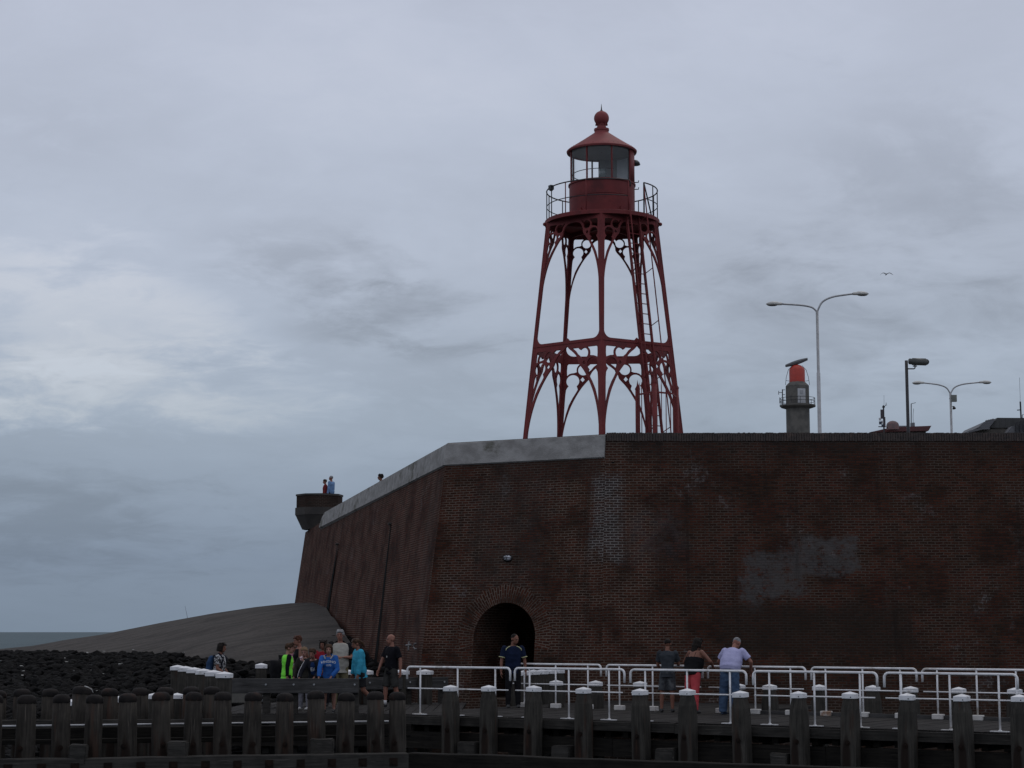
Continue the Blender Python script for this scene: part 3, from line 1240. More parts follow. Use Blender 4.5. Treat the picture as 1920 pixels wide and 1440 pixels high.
# gallery
GZ = lz(14.24)
bm = NB()
lathe(bm, [(.2, GZ - .09), (1.70 * KR, GZ - .09), (1.70 * KR, GZ - .125), (1.75 * KR, GZ - .125), (1.75 * KR, GZ - .012), (1.73 * KR, GZ), (.2, GZ)], (0, 0, 0), 72, closed=True)
for k in range(5):
    beam(bm, V((0, 0, GZ - .15)), corner(k, GZ - .15, 1.6 * KR), .08, .12)
for a in (R(-83), R(83)):
    ball(bm, (math.sin(a) * 1.77 * KR, -math.cos(a) * 1.77 * KR, GZ - .13), .06, 2)
obj('gallery', bm, REDP, lh, smooth=False)
GR = 1.69 * KR
zt_r, zm_r = lz(15.19), lz(14.70)


def ring(bm, r, z, a0, a1, rt, n=60):
    tube(bm, [V((math.sin(R(a0 + (a1 - a0) * i / n)) * r, -math.cos(R(a0 + (a1 - a0) * i / n)) * r, z)) for i in range(n + 1)], rt, 6)


def gp(a, z, r=None):
    r = GR if r is None else r
    return V((math.sin(R(a)) * r, -math.cos(R(a)) * r, z))


gr = bpy.data.objects
bm = NB()
ring(bm, GR, zt_r, 45, 385, .020, 90)
tube(bm, [gp(25, zt_r), gp(26.5, zt_r - .02), gp(27, zt_r - .07), gp(27, zt_r - .20)], .020, 6)
top_rail = obj('gallery_rail', bm, DARKM, lh, True)
bm = NB(); ring(bm, GR, zm_r, 45, 385, .014, 90)
obj('mid_rail', bm, DARKM, top_rail, True)
for a in (45, 62, 80, 107, 135, 165, 196, 224, 252, 272, 293, 317, 341, 25):
    bm = NB(); tube(bm, [gp(a, GZ), gp(a, zt_r)], .018 if a != 45 else .026, 6)
    obj('baluster', bm, REDP if a in (341, 317, 25) else DARKM, top_rail, True)
bm = NB(); tube(bm, [gp(45, zt_r), gp(58, GZ)], .024, 6)
obj('rail_strut', bm, DARKM, top_rail, True)
bm = NB(); box(bm, gp(-68, zt_r - .02), (.14, .12, .14), R(-60)); cyl(bm, gp(-68, zt_r - .12), gp(-68, zt_r - .02), .05, .07)
obj('rail_lamp', bm, DARKM, top_rail)

# lantern: drum, glazing, roof, ball
DZ1 = lz(15.38); EZ = lz(16.46); DR = 1.0 * KR
bm = NB()
lathe(bm, [(DR - .02, GZ + .002), (DR, GZ + .002), (DR, DZ1 - .03), (DR + .03, DZ1 - .025), (DR + .03, DZ1 + .02), (DR - .05, DZ1 + .02), (DR - .05, GZ + .002)], (0, 0, 0), 72, closed=True)
drum = obj('drum', bm, REDP, lh, False)
for p in drum.data.polygons: p.use_smooth = True
drum.data.set_sharp_from_angle(angle=R(30))
bm = NB()
lathe(bm, [(DR + .012, lz(14.93)), (DR + .016, lz(14.94)), (DR + .012, lz(14.95))], (0, 0, 0), 60, R(-150), R(50))
tube(bm, [V((math.sin(R(50)) * (DR + .012), -math.cos(R(50)) * (DR + .012), GZ)), V((math.sin(R(50)) * (DR + .012), -math.cos(R(50)) * (DR + .012), DZ1))], .010, 5)
tube(bm, [V((math.sin(R(-150)) * (DR + .012), -math.cos(R(-150)) * (DR + .012), GZ)), V((math.sin(R(-150)) * (DR + .012), -math.cos(R(-150)) * (DR + .012), DZ1))], .010, 5)
obj('plate_seam', bm, REDP, drum)
for a, z, s in ((-45, GZ + .20, .16), (33, GZ + .24, .12), (38, GZ + .22, .10)):
    c_ = V((math.sin(R(a)) * (DR + .02), -math.cos(R(a)) * (DR + .02), z))
    bm = NB(); box(bm, c_, (s, .05, s * .9), R(a))
    obj('vent_flap', bm, REDP, drum)
# solid service side of the lantern with its door
bm = NB()
lathe(bm, [(DR, DZ1 + .02), (DR, EZ), (DR - .04, EZ), (DR - .04, DZ1 + .02)], (0, 0, 0), 40, R(57), R(182), closed=True)
o = obj('service_wall', bm, REDP, lh)
for p in o.data.polygons: p.use_smooth = True
bm = NB()
lathe(bm, [(DR - .045, DZ1 + .02), (DR - .045, EZ)], (0, 0, 0), 40, R(58), R(181))
obj('lining', bm, GREYIN, o)
bm = NB()
lathe(bm, [(DR - .07, DZ1 + .05), (DR - .07, EZ - .06)], (0, 0, 0), 8, R(118), R(147))
obj('white_blind', bm, M('lantern blind', (.62, .64, .66), (.55, .57, .6), 3, .6), o)
bm = NB()
lathe(bm, [(DR - .02, EZ - .012), (.02, EZ - .012)], (0, 0, 0), 48)
obj('ceiling', bm, GREYIN, lh)
bm = NB()
lathe(bm, [(DR - .06, DZ1 - .30), (.05, DZ1 - .30)], (0, 0, 0), 32)
obj('lamp_floor', bm, GREYIN, lh)
GLASS, N, b = base_mat('lantern glass')
t = GLASS.node_tree
mixs = N.n('ShaderNodeMixShader'); tr = N.n('ShaderNodeBsdfTransparent'); gl = N.n('ShaderNodeBsdfGlossy')
tr.inputs[0].default_value = (.96, .97, .97, 1); gl.inputs['Roughness'].default_value = .05
lw = N.n('ShaderNodeLayerWeight'); lw.inputs[0].default_value = .12
N.l(N.m('ADD', N.m('MULTIPLY', lw.outputs['Fresnel'], .8), .03), mixs.inputs[0])
N.l(tr.outputs[0], mixs.inputs[1]); N.l(gl.outputs[0], mixs.inputs[2])
N.l(mixs.outputs[0], t.nodes['Material Output'].inputs[0])
mull = [-178, -165, -120, -75, -30, 15, 57]
for a0, a1 in zip(mull, mull[1:]):
    bm = NB()
    lathe(bm, [(DR - .03, DZ1 + .02), (DR - .03, EZ)], (0, 0, 0), 10, R(a0), R(a1))
    obj('glass_pane', bm, GLASS, lh, True)
for a in mull:
    bm = NB()
    q = [V((math.sin(R(a)) * (DR - .02), -math.cos(R(a)) * (DR - .02), z)) for z in (DZ1, EZ)]
    beam(bm, q[0], q[1], .045, .035, V((math.sin(R(a)), -math.cos(R(a)), 0)))
    obj('mullion', bm, REDP, lh)
bm = NB()
ring(bm, DR - .1, lz(15.72), -150, 20, .012, 24)
obj('guard_bar', bm, DARKM, lh)
# beacon lamp on its pedestal
bm = NB()
lathe(bm, [(.0, DZ1 - .30), (.14, DZ1 - .30), (.12, DZ1 + .10), (.17, DZ1 + .14), (.17, DZ1 + .20), (.0, DZ1 + .22)], (.02, -.1, 0), 16)
bl = obj('beacon', bm, GREYIN, lh, True)
bm = NB(); lathe(bm, [(.0, DZ1 + .22), (.105, DZ1 + .23), (.125, DZ1 + .38), (.10, DZ1 + .53), (.0, DZ1 + .56)], (.02, -.1, 0), 16)
obj('beacon_lens', bm, M('lens glass', (.20, .24, .24), (.14, .17, .17), 6, .12), bl, True)
# roof
bm = NB()
zc0 = lz(17.10)
lathe(bm, [(DR - .02, EZ - .035), (1.065 * KR, EZ - .04), (1.08 * KR, EZ + .01), (1.04 * KR, EZ + .05), (.62, lz(16.80)), (.225, zc0 - .02), (.215, zc0 + .03), (.235, zc0 + .05), (.235, zc0 + .11), (.155, zc0 + .13), (.135, zc0 + .20), (.145, zc0 + .30), (.0, zc0 + .31)], (0, 0, 0), 64)
rf = obj('roof', bm, REDP2, lh, True)
rf.data.set_sharp_from_angle(angle=R(35))
for i in range(40):
    a = R(9 * i)
    r0 = .98 * KR
    bm = NB(); ball(bm, (math.sin(a) * r0, -math.cos(a) * r0, EZ + .085), .016, 1)
    obj('rivet', bm, REDP, rf)

bm = NB()
ball(bm, (0, 0, lz(17.555)), .235, 4)
bl2 = obj('ball_finial', bm, REDP2, rf, True)
for i in range(10):
    a = R(36 * i)
    bm = NB(); box(bm, (math.sin(a) * .17, -math.cos(a) * .17, lz(17.35)), (.035, .05, .04), a)
    obj('vent_tooth', bm, REDP, rf)
bm = NB()
lathe(bm, [(.06, lz(17.775)), (.05, lz(17.80)), (.022, lz(17.83)), (.004, lz(18.03)), (0, lz(18.03))], (0, 0, 0), 12)
obj('spike', bm, DARKM, rf, True)
# hood and handles on the service side
bm = NB()
for a, z in ((93, lz(16.12)),):
    c_ = V((math.sin(R(a)) * (DR + .02), -math.cos(R(a)) * (DR + .02), z))
    lathe(bm, [(.0, .10), (.08, .09), (.15, .02), (.17, -.05), (.15, -.06), (.0, -.02)], c_, 16)
obj('vent_hood', bm, DARKM, o, True)
for z in (lz(15.5), lz(15.28)):
    bm = NB()
    c_ = V((math.sin(R(92)) * DR, -math.cos(R(92)) * DR, z))
    tube(bm, [c_, c_ + V((.12, 0, .0)), c_ + V((.13, 0, .06))], .016, 6)
    obj('grab_handle', bm, DARKM, o)

# ladder climbing the right-hand front face
def lad_pt(px, py):
    """point on the plane just outside the right-front face"""
    f = R(TH0 + 36)
    n = V((math.sin(f), -math.cos(f), 0))
    m0 = (corner(0, 0) + corner(1, 0)) / 2 + LB + n * .13
    m1 = (corner(0, ZT) + corner(1, ZT)) / 2 + LB + n * .13
    up = (m1 - m0).normalized()
    n3 = n - up * n.dot(up)
    n3.normalize()
    r = ray(px, py)
    t = (m0 - V((0, 0, ZC))).dot(n3) / r.dot(n3)
    return V((0, 0, ZC)) + r * t - LB, n3


LT, n3 = lad_pt(1186, 405); LBm, _ = lad_pt(1229, 800)
ld_dir = (LT - LBm).normalized()
LBm = LBm - ld_dir * ((LBm.z - .02) / ld_dir.z)
f = R(TH0 + 36); sdv = V((math.cos(f), math.sin(f), 0))
half = .225
lad = empty('ladder', (0, 0, 0)); lad.parent = lh
lad_obs = []
top = LT + ld_dir * .1
for sg in (-1, 1):
    bm = NB(); beam(bm, LBm + sdv * half * sg, top + sdv * half * sg, .045, .085, n3)
    lad_obs.append(obj('stile', bm, REDP, lad))
L = (top - LBm).length
i = .25
while i < L - .1:
    p = LBm + ld_dir * i
    bm = NB(); tube(bm, [p - sdv * half, p + sdv * half], .015, 6)
    obj('rung', bm, REDP, lad)
    i += .31
for sg in (-1, 1):
    bm = NB()
    off = n3 * .32 + sdv * (half + .08) * sg
    a_, b_ = LBm + ld_dir * 1.2 + off, top + ld_dir * .75 + off
    tube(bm, [a_, b_], .020, 6)
    k = 1.6
    while k < L:
        p = LBm + ld_dir * k
        tube(bm, [p + sdv * half * sg, p + off + ld_dir * .12], .014, 5)
        k += 1.62
    obj('hand_rail', bm, REDP, lad)

# palisade round the foot of the ladder
pal = empty('palisade_fence', LB, 0, 'dark red spiked palisade cage around the foot of the lighthouse ladder', 'fence')
def pal_pt(px, dy):
    p = at_y(px, 800, (LB.y + dy) / K)
    return V((p.x - LB.x, dy, 0))


path = [pal_pt(1196, -1.25), pal_pt(1200, -2.2), pal_pt(1228, -2.75), pal_pt(1262, -2.35), pal_pt(1269, -1.45)]
zt_p = at_y(1230, 722, (LB.y - 2.0) / K).z - TERR
for p in (path[0], path[2], path[4]):
    bm = NB()
    cyl(bm, p, p + V((0, 0, zt_p - .05)), .075, .07, 10)
    lathe(bm, [(.07, zt_p - .05), (.085, zt_p - .02), (.03, zt_p + .08), (0, zt_p + .26)], p, 10)
    obj('fence_post', bm, REDP, pal, True)
pick = []
for a_, b_ in zip(path, path[1:]):
    n_ = max(3, int((b_ - a_).length / .15))
    for i in range(n_):
        pick.append(a_.lerp(b_, (i + .5) / n_))
for p in pick:
    bm = NB()
    tube(bm, [p + V((0, 0, .1)), p + V((0, 0, zt_p - .12)), p + V((0, 0, zt_p + .06))], [.014, .014, .003], 6)
    obj('picket', bm, REDP, pal)
for z in (.62, zt_p - .30):
    bm = NB()
    for a_, b_ in zip(path, path[1:]): beam(bm, a_ + V((0, 0, z)), b_ + V((0, 0, z)), .02, .05)
    obj('fence_rail', bm, REDP, pal)

# ------------------------------------------------------------------ things standing behind the parapet
def street_lamp(px_base, py_top, Y, label, arms, r0=.105):
    """double-armed lamp post; arms = [(px, py) of the two lantern tips]"""
    top = at_y(px_base[1], py_top, Y)
    base = V((top.x, top.y, TERR))
    root = empty('street_lamp', base, 0, label, 'street lamp', 'double street lamps behind the bastion')
    h = top.z - TERR
    bm = NB()
    tube(bm, [V((0, 0, 0)), V((0, 0, h * .38)), V((0, 0, h * .381)), V((0, 0, h * .72)), V((0, 0, h * .721)), V((0, 0, h))], [r0, r0 * .98, r0 * .82, r0 * .78, r0 * .62, r0 * .58], 14)
    obj('post', bm, GALV, root, True)
    for sg, (px, py) in zip((-1, 1), arms):
        tip = at_y(px, py, Y) - base
        d = tip - V((0, 0, h))
        Lh = .72
        e = V((tip.x - sg * Lh, 0, tip.z - (.00 if sg < 0 else .0)))
        slope_ = (tip.z - h) / abs(d.x)
        bend = abs(d.x) * .17
        p = [V((0, 0, h - .05)), V((sg * bend * .45, 0, h + d.z * .42)), V((sg * bend, 0, h + d.z * .66)), V((sg * bend * 1.8, 0, h + d.z * .82)), V((sg * bend * 2.6, 0, h + d.z * (.90))), e]
        sp = []
        for i in range(len(p) - 1):
            p0 = p[max(i - 1, 0)]; p1 = p[i]; p2 = p[i + 1]; p3 = p[min(i + 2, len(p) - 1)]
            for q in range(4):
                tt = q / 4
                sp.append(.5 * ((2 * p1) + (-p0 + p2) * tt + (2 * p0 - 5 * p1 + 4 * p2 - p3) * tt ** 2 + (-p0 + 3 * p1 - 3 * p2 + p3) * tt ** 3))
        sp.append(e)
        bm = NB(); tube(bm, sp, .042, 8)
        obj('arm', bm, GALV, root, True)
        # lantern: shallow housing, deeper at the outer end
        dirv = (tip - e).normalized()
        bm = NB()
        n_ = 10
        rr = []
        prof = [(0, .055, .09), (.03, .075, .10), (.25, .085, .11), (.30, .11, .13), (.55, .12, .15), (.75, .10, .14), (.90, .06, .10), (1.0, .012, .02)]
        for kx, hh, wd in prof:
            c_ = e + dirv * (kx * Lh)
            rr.append([bm.verts.new(c_ + V((0, math.cos(2 * PI * q / 10) * wd, max(-.045, math.sin(2 * PI * q / 10) * hh)))) for q in range(10)])
        for a_, b_ in zip(rr, rr[1:]):
            for q in range(10): bm.faces.new((a_[q], a_[(q + 1) % 10], b_[(q + 1) % 10], b_[q]))
        bm.faces.new(rr[0][::-1]); bm.faces.new(rr[-1])
        bmesh.ops.recalc_face_normals(bm, faces=bm.faces[:])
        hd = obj('lantern', bm, M('lamp housing', (.50, .50, .47), (.40, .40, .38), 8, .5), root, True)
        bm = NB()
        ball(bm, e + dirv * (Lh * .60) + V((0, 0, -.045)), (.24, .11, .06), 2)
        obj('lamp_lens', bm, M('lamp lens', (.10, .10, .10), (.07, .07, .07), 4, .2), hd, True)
    return root


street_lamp((1538, 1532), 583, 62.6, 'taller near double street lamp right of the radar tower', [(1436, 570), (1629, 551)])
l2 = street_lamp((1783, 1782), 737, 84, 'smaller far double street lamp with a box on its post', [(1710, 718), (1859, 717)], .115)
bm = NB()
p = at_y(1788, 747, 84) - l2.location
box(bm, p, (.34, .22, .40)); box(bm, p + V((-.16, 0, -.02)), (.2, .05, .05))
obj('switch_box', bm, M('switch box', (.17, .18, .16), (.12, .13, .12), 3, .6), l2)
bm = NB()
p = at_y(1788, 762, 84) - l2.location
cyl(bm, p, p + V((.02, -.06, -.14)), .05, .11, 10); tube(bm, [p, p + V((-.2, 0, .02))], .02, 5)
obj('loudspeaker', bm, DARKM, l2)

# dark pole carrying a camera housing
base = at_y(1703, 808, 56.4); base.z = TERR
mp = empty('camera_mast', base, 0, 'slim black mast with a dark cylindrical camera housing on a bracket', 'camera mast')
zt_ = at_y(1699, 676, 56.4).z - TERR
bm = NB(); tube(bm, [V((0, 0, 0)), V((0, 0, zt_))], .075, 12, True, .062)
obj('mast', bm, DARKM, mp, True)
zz_ = at_y(1718, 679, 56.4).z - TERR
bm = NB()
tube(bm, [V((0, 0, zz_ - .27)), V((.30, 0, zz_ - .27)), V((.34, 0, zz_ - .24)), V((.34, 0, zz_ - .1))], .028, 6)
tube(bm, [V((.26, 0, zz_ - .16)), V((.42, 0, zz_ - .16))], .025, 6)
obj('bracket', bm, DARKM, mp)
bm = NB()
tube(bm, [V((.09, 0, zz_ + .03)), V((.12, 0, zz_ + .03)), V((.22, 0, zz_ + .025)), V((.24, 0, zz_ + .024)), V((.76, -.1, zz_ - .01)), V((.77, -.1, zz_ - .01)), V((.72, -.095, zz_ - .008))], [.09, .12, .12, .145, .145, .125, .115], 16)
obj('camera_housing', bm, M('housing green', (.05, .055, .05), (.035, .04, .037), 4, .5), mp, True)

# radar tower
Y = 155.0
rtx = at_y(1496, 780, Y).x
kx = Y / F * 1.0
rt = empty('radar_tower', (rtx, Y * K, TERR), 0, 'distant round concrete radar tower with an orange-red drum and grey antenna bar', 'tower')


def zy(py): return at_y(1496, py, Y).z - TERR


bm = NB(); lathe(bm, [(1.28, 0), (1.28, zy(763))], (0, 0, 0), 32)
o = obj('shaft', bm, CONC_DK, rt)
for p in o.data.polygons: p.use_smooth = True
bm = NB()
hexr = [(math.cos(2 * PI * k / 10 + .2) * 1.32, math.sin(2 * PI * k / 10 + .2) * 1.32) for k in range(10)]
hexs = [(x * .64, y * .64) for x, y in hexr]
prism(bm, hexr, zy(765), zy(724)); prism(bm, [(x * .999, y * .999) for x, y in hexr], zy(724) + .001, zy(716), hexs)
obj('cabin', bm, CONC_DK, rt)
bm = NB(); lathe(bm, [(1.25, zy(767)), (1.9, zy(763.5)), (1.98, zy(762)), (1.98, zy(760)), (1.25, zy(760))], (0, 0, 0), 12, closed=True)
obj('balcony', bm, CONC_DK, rt)
bm = NB(); lathe(bm, [(.86, zy(717)), (.86, zy(694)), (.80, zy(691)), (.50, zy(686)), (.30, zy(684.6)), (0, zy(684.4))], (0, 0, 0), 28)
ORANGE = M('signal red paint', (.42, .035, .018), (.36, .03, .016), 3, .5)
o = obj('red_drum', bm, ORANGE, rt, True); o.data.set_sharp_from_angle(angle=R(30))
bm = NB()
for s, zz2 in ((1.9, zy(747)), (1.9, zy(753))):
    tube(bm, [V((math.sin(R(a)) * s, -math.cos(R(a)) * s, zz2)) for a in range(0, 361, 15)], .028, 5, False)
for a in range(0, 360, 30):
    tube(bm, [V((math.sin(R(a)) * 1.92, -math.cos(R(a)) * 1.92, zy(761))), V((math.sin(R(a)) * 1.9, -math.cos(R(a)) * 1.9, zy(747)))], .03, 5)
obj('balcony_rail', bm, DARKM, rt)
bm = NB()
for sg in (-1, 1):
    tube(bm, [V((sg * 1.32, -.2, zy(722))), V((sg * 1.22, -.2, zy(708))), V((sg * .98, -.2, zy(694))), V((sg * .55, -.2, zy(686)))], .028, 5)
    tube(bm, [V((sg * 1.26, -.2, zy(714))), V((sg * .86, -.2, zy(715)))], .025, 5)
obj('stay', bm, DARKM, rt)
bm = NB(); cyl(bm, V((0, 0, zy(685))), V((0, 0, zy(682))), .16, .14)
ped = obj('antenna_pedestal', bm, DARKM, rt)
bm = NB()
a_, b_ = at_y(1473, 686, Y) - rt.location, at_y(1514, 673, Y) - rt.location
n_ = 10
rr = []
for i in range(n_ + 1):
    k = i / n_
    wd = .20 + .16 * math.sin(PI * k)
    c_ = a_.lerp(b_, k)
    rr.append([bm.verts.new(c_ + V((y * wd * .35, y * wd, z * wd))) for y, z in ((-.8, -.6), (.8, -.6), (1, 0), (.6, .55), (-.6, .55), (-1, 0))])
for p_, q_ in zip(rr, rr[1:]):
    for j in range(6): bm.faces.new((p_[j], p_[(j + 1) % 6], q_[(j + 1) % 6], q_[j]))
bm.faces.new(rr[0][::-1]); bm.faces.new(rr[-1])
bmesh.ops.recalc_face_normals(bm, faces=bm.faces[:])
obj('radar_antenna', bm, M('radar grey', (.10, .105, .115), (.08, .085, .09), 2, .5), rt)
bm = NB(); box(bm, (0, -1.30, zy(744.5)), (.86, .10, zy(731) - zy(758)), R(10), Matrix.Translation((.25, 0, 0)))
dr_ = obj('door', bm, M('tower door', (.44, .45, .46), (.38, .39, .40), 2, .6), rt)
bm = NB(); box(bm, (.25, -1.36, zy(738)), (.36, .03, .4), R(10)); box(bm, (.25, -1.36, zy(745)), (.8, .03, .06), R(10))
obj('door_panel', bm, M('tower door panel', (.30, .31, .32), (.26, .27, .28), 2, .6), dr_)
bm = NB()
for q in (((1462, 745), (1462, 756)), ((1460, 733), (1460, 740)), ((1460, 736), (1468, 736)), ((1467, 730), (1467, 760)), ((1468, 731), (1472, 731)), ((1468, 740), (1472, 740))):
    tube(bm, [at_y(q[0][0], q[0][1], Y - .3) - rt.location, at_y(q[1][0], q[1][1], Y - .3) - rt.location], .035 if q[0][0] != 1467 else .06, 5)
obj('whip_antenna', bm, DARKM, rt)

# red-roofed signal building
Y = 102.0
def q3(px, py, dy=0): return at_y(px, py, Y + dy)


bx = q3(1690, 812); bx.z = TERR
sb = empty('signal_station', bx, 0, 'low building with a dark red roof and rooftop boxes just showing over the parapet', 'building')
lo = lambda px, py, dy=0: q3(px, py, dy) - bx
zb_ = lo(1690, 806).z
bm = NB()
x0, x1 = lo(1650, 806).x, lo(1736, 806).x
box(bm, ((x0 + x1) / 2, 3, zb_ / 2), (x1 - x0, 6, zb_))
obj('wall', bm, M('station wall', (.10, .10, .095), (.08, .08, .075), 2, .9), sb)
bm = NB()
za, zr = lo(1640, 812).z, lo(1690, 803).z
xl, xr = lo(1628, 812).x, lo(1743, 804).x
vs_ = [bm.verts.new(p) for p in ((xl, -.6, za), (lo(1668, 803).x, -.6, zr), (xr, -.6, zr + .12), (lo(1738, 809).x, -.6, lo(1738, 809).z), (xl, 6.6, za), (lo(1668, 803).x, 6.6, zr), (xr, 6.6, zr + .12), (lo(1738, 809).x, 6.6, lo(1738, 809).z))]
for fidx in ((0, 1, 2, 3), (7, 6, 5, 4), (0, 4, 5, 1), (1, 5, 6, 2), (2, 6, 7, 3), (3, 7, 4, 0)): bm.faces.new([vs_[i] for i in fidx])
bmesh.ops.recalc_face_normals(bm, faces=bm.faces[:])
srf = obj('roof', bm, M('dark red roof', (.085, .018, .018), (.06, .014, .014), 2, .6), sb)
bm = NB(); lathe(bm, [(.45, 0), (.45, .35), (.38, .5), (.2, .62), (0, .66)], lo(1674, 806, -1.0), 16)
obj('roof_vent', bm, M('roof vent pink', (.17, .095, .09), (.11, .085, .085), 4, .8), srf, True)
bm = NB(); box(bm, lo(1693, 801.5, 1), (.75, .6, .2)); box(bm, lo(1710, 799.5, 1), (.2, .2, .5)); box(bm, lo(1708, 798, 1) + V((.18, 0, .0)), (.18, .18, .42))
obj('roof_box', bm, M('roof box', (.16, .17, .18), (.12, .13, .14), 2, .7), srf)
bm = NB()
tube(bm, [lo(1708.5, 800, 1), lo(1708.5, 757, 1)], .035, 6); tube(bm, [lo(1708.5, 757, 1), lo(1717, 755, 1)], .02, 5)
tube(bm, [lo(1712.5, 799, 1), lo(1712, 780, 1), lo(1713, 766, 1)], .015, 5); tube(bm, [lo(1685.5, 803, 1), lo(1685.5, 798, 1)], .02, 5)
obj('roof_antenna', bm, DARKM, srf)

# flag-like signal mast in front of it
Yk = 96.0
p0 = at_y(1656, 806, Yk)
sg_ = empty('signal_mast', (p0.x, p0.y, TERR), 0, 'short dark signal mast with hanging boxes and a vane left of the red roof', 'mast')
lo2 = lambda px, py: at_y(px, py, Yk) - sg_.location
bm = NB(); tube(bm, [V((0, 0, 0)), lo2(1656.5, 760)], .07, 8, True, .05); tube(bm, [lo2(1657.5, 760), lo2(1657.5, 741)], .008, 4)
obj('mast', bm, DARKM, sg_)
bm = NB(); box(bm, lo2(1653.5, 776.5), (.17, .12, .62)); box(bm, lo2(1658.5, 791), (.10, .15, .66))
obj('signal_box', bm, M('signal box', (.060, .045, .055), (.03, .028, .035), 3, .6), sg_)
bm = NB(); box(bm, lo2(1650, 786), (.14, .1, .17)); box(bm, lo2(1655, 791.5), (.13, .1, .2), .2)
obj('white_plate', bm, M('pale plate', (.45, .45, .46), (.38, .38, .4), 3, .6), sg_)
bm = NB(); box(bm, lo2(1650.5, 793), (.15, .1, .20)); box(bm, lo2(1655, 798), (.15, .1, .18))
obj('blue_plate', bm, M('dark blue plate', (.03, .04, .07), (.02, .03, .05), 3, .6), sg_)
bm = NB()
tube(bm, [lo2(1647, 800), lo2(1664, 800.5), lo2(1664.5, 804)], .035, 5)
tube(bm, [lo2(1657, 762.5), lo2(1661.5, 759.5), lo2(1661.5, 755)], .018, 5); box(bm, lo2(1661.5, 759.5), (.12, .05, .03)); ball(bm, lo2(1655.5, 763), .07, 1); ball(bm, lo2(1657.5, 763), .08, 1)
obj('vane', bm, DARKM, sg_)

# grey tiled roofs at the right edge
Y = 112.0
bx = at_y(1880, 812, Y); bx.z = TERR
hb = empty('pilot_house', bx, 0, 'grey roofed building with a mansard gable at the right edge above the wall', 'building')
lo = lambda px, py, dy=0: at_y(px, py, Y + dy) - bx


def slab(bm, pts, dy):
    a = [bm.verts.new(p) for p in pts]
    b_ = [bm.verts.new(p + V((0, dy, 0))) for p in pts]
    n_ = len(pts)
    bm.faces.new(a); bm.faces.new(b_[::-1])
    for i in range(n_):
        j = (i + 1) % n_
        bm.faces.new((a[i], b_[i], b_[j], a[j]))
    bmesh.ops.recalc_face_normals(bm, faces=bm.faces[:])


SLATE = M('grey slate', (.105, .108, .118), (.075, .078, .085), 3, .6, stretch=(1, 1, 4))
bm = NB()
slab(bm, [lo(1838, 812), lo(1838, 806), lo(1880, 802), lo(1960, 802), lo(1960, 825), lo(1838, 825)], 8)
obj('wall', bm, M('pilot house wall', (.085, .078, .068), (.060, .056, .05), 2, .9), hb)
bm = NB()
gable = [lo(1856, 802, -.1), lo(1870, 783.2, -.1), lo(1990, 784, -.1), lo(1990, 802, -.1)]
slab(bm, gable, 7)
gb = obj('gable_cladding', bm, M('dark boarding', (.052, .053, .052), (.034, .035, .035), 1.2, .8, stretch=(9, 1, .6)), hb)
bm = NB()
v_ = [bm.verts.new(p) for p in (lo(1817, 811, -.6), lo(1817, 807.5, -.6), lo(1843, 801, -.6), lo(1856, 802, -.6), lo(1856, 804.5, -.6), lo(1843, 805, -.6))]
bm.faces.new(v_)
ext_ = bmesh.ops.extrude_face_region(bm, geom=bm.faces[:])
bmesh.ops.translate(bm, vec=(0, 8, 0), verts=[e for e in ext_['geom'] if isinstance(e, bmesh.types.BMVert)])
bmesh.ops.recalc_face_normals(bm, faces=bm.faces[:])
obj('lower_roof', bm, SLATE, hb)
bm = NB()
slab(bm, [lo(1834, 801.5, -.3), lo(1845, 791, -.3), lo(1867, 786, -.3), lo(1855, 802, -.3)], 6.5)
mr = obj('mansard_roof', bm, SLATE, hb)
bm = NB()
for px, py in ((1850, 789.6), (1854, 788.7), (1858, 787.8), (1862, 786.8)): ball(bm, lo(px, py, -.2), (.14, .12, .10), 1)
obj('ridge_tile', bm, SLATE, mr)
bm = NB()
slab(bm, [lo(1888, 811, -1.5), lo(1898, 799, -1.5), lo(1940, 791, -1.5), lo(1940, 812, -1.5)], 1.2)
obj('front_roof', bm, SLATE, hb)
bm = NB()
for k in range(3):
    box(bm, lo(1906 + 7 * k, 802 - 1.5 * k, -1.6), (.16, .12, .85), 0, None)
obj('skylight', bm, DARKM, hb)
bm = NB()
tube(bm, [lo(1914.5, 784, 2), lo(1913, 753, 2)], .065, 8); tube(bm, [lo(1913, 753, 2), lo(1911.5, 708, 2)], .012, 4); tube(bm, [lo(1907, 769, 2), lo(1915, 768.5, 2)], .04, 5)
tube(bm, [lo(1917, 784, 2), lo(1917, 778, 2), lo(1919, 777, 2)], .03, 5)
obj('roof_mast', bm, DARKM, hb)

# gull
Y = 120.0
gp0 = at_y(1661.8, 514, Y)
gl_ = empty('gull', gp0, 0, 'small gull gliding with arched wings in the grey sky', 'bird')
bm = NB()
span = 12.2 * Y * K / F * 1.02
secs = []
for i in range(-8, 9):
    k = i / 8
    ak = abs(k)
    z = .12 * math.sin(min(1, ak / .5) * PI / 2) - .30 * max(0, ak - .45) ** 1.5 * 1.6 - .02
    ch = .13 * (1 - ak) ** .5 + .02
    th = .028 * (1 - ak) + .010
    y0 = -.12 * ak
    x = k * span
    secs.append([bm.verts.new((x, y0 - ch, z)), bm.verts.new((x, y0, z + th)), bm.verts.new((x, y0 + ch, z)), bm.verts.new((x, y0, z - th))])
for a_, b_ in zip(secs, secs[1:]):
    for j in range(4): bm.faces.new((a_[j], b_[j], b_[(j + 1) % 4], a_[(j + 1) % 4]))
bm.faces.new(secs[0]); bm.faces.new(secs[-1][::-1])
ball(bm, (0, .02, -.02), (.05, .22, .05), 2)
ball(bm, (0, -.26, -.015), (.04, .06, .042), 2)
tube(bm, [(0, -.31, -.02), (0, -.36, -.025)], [.015, .004], 6)
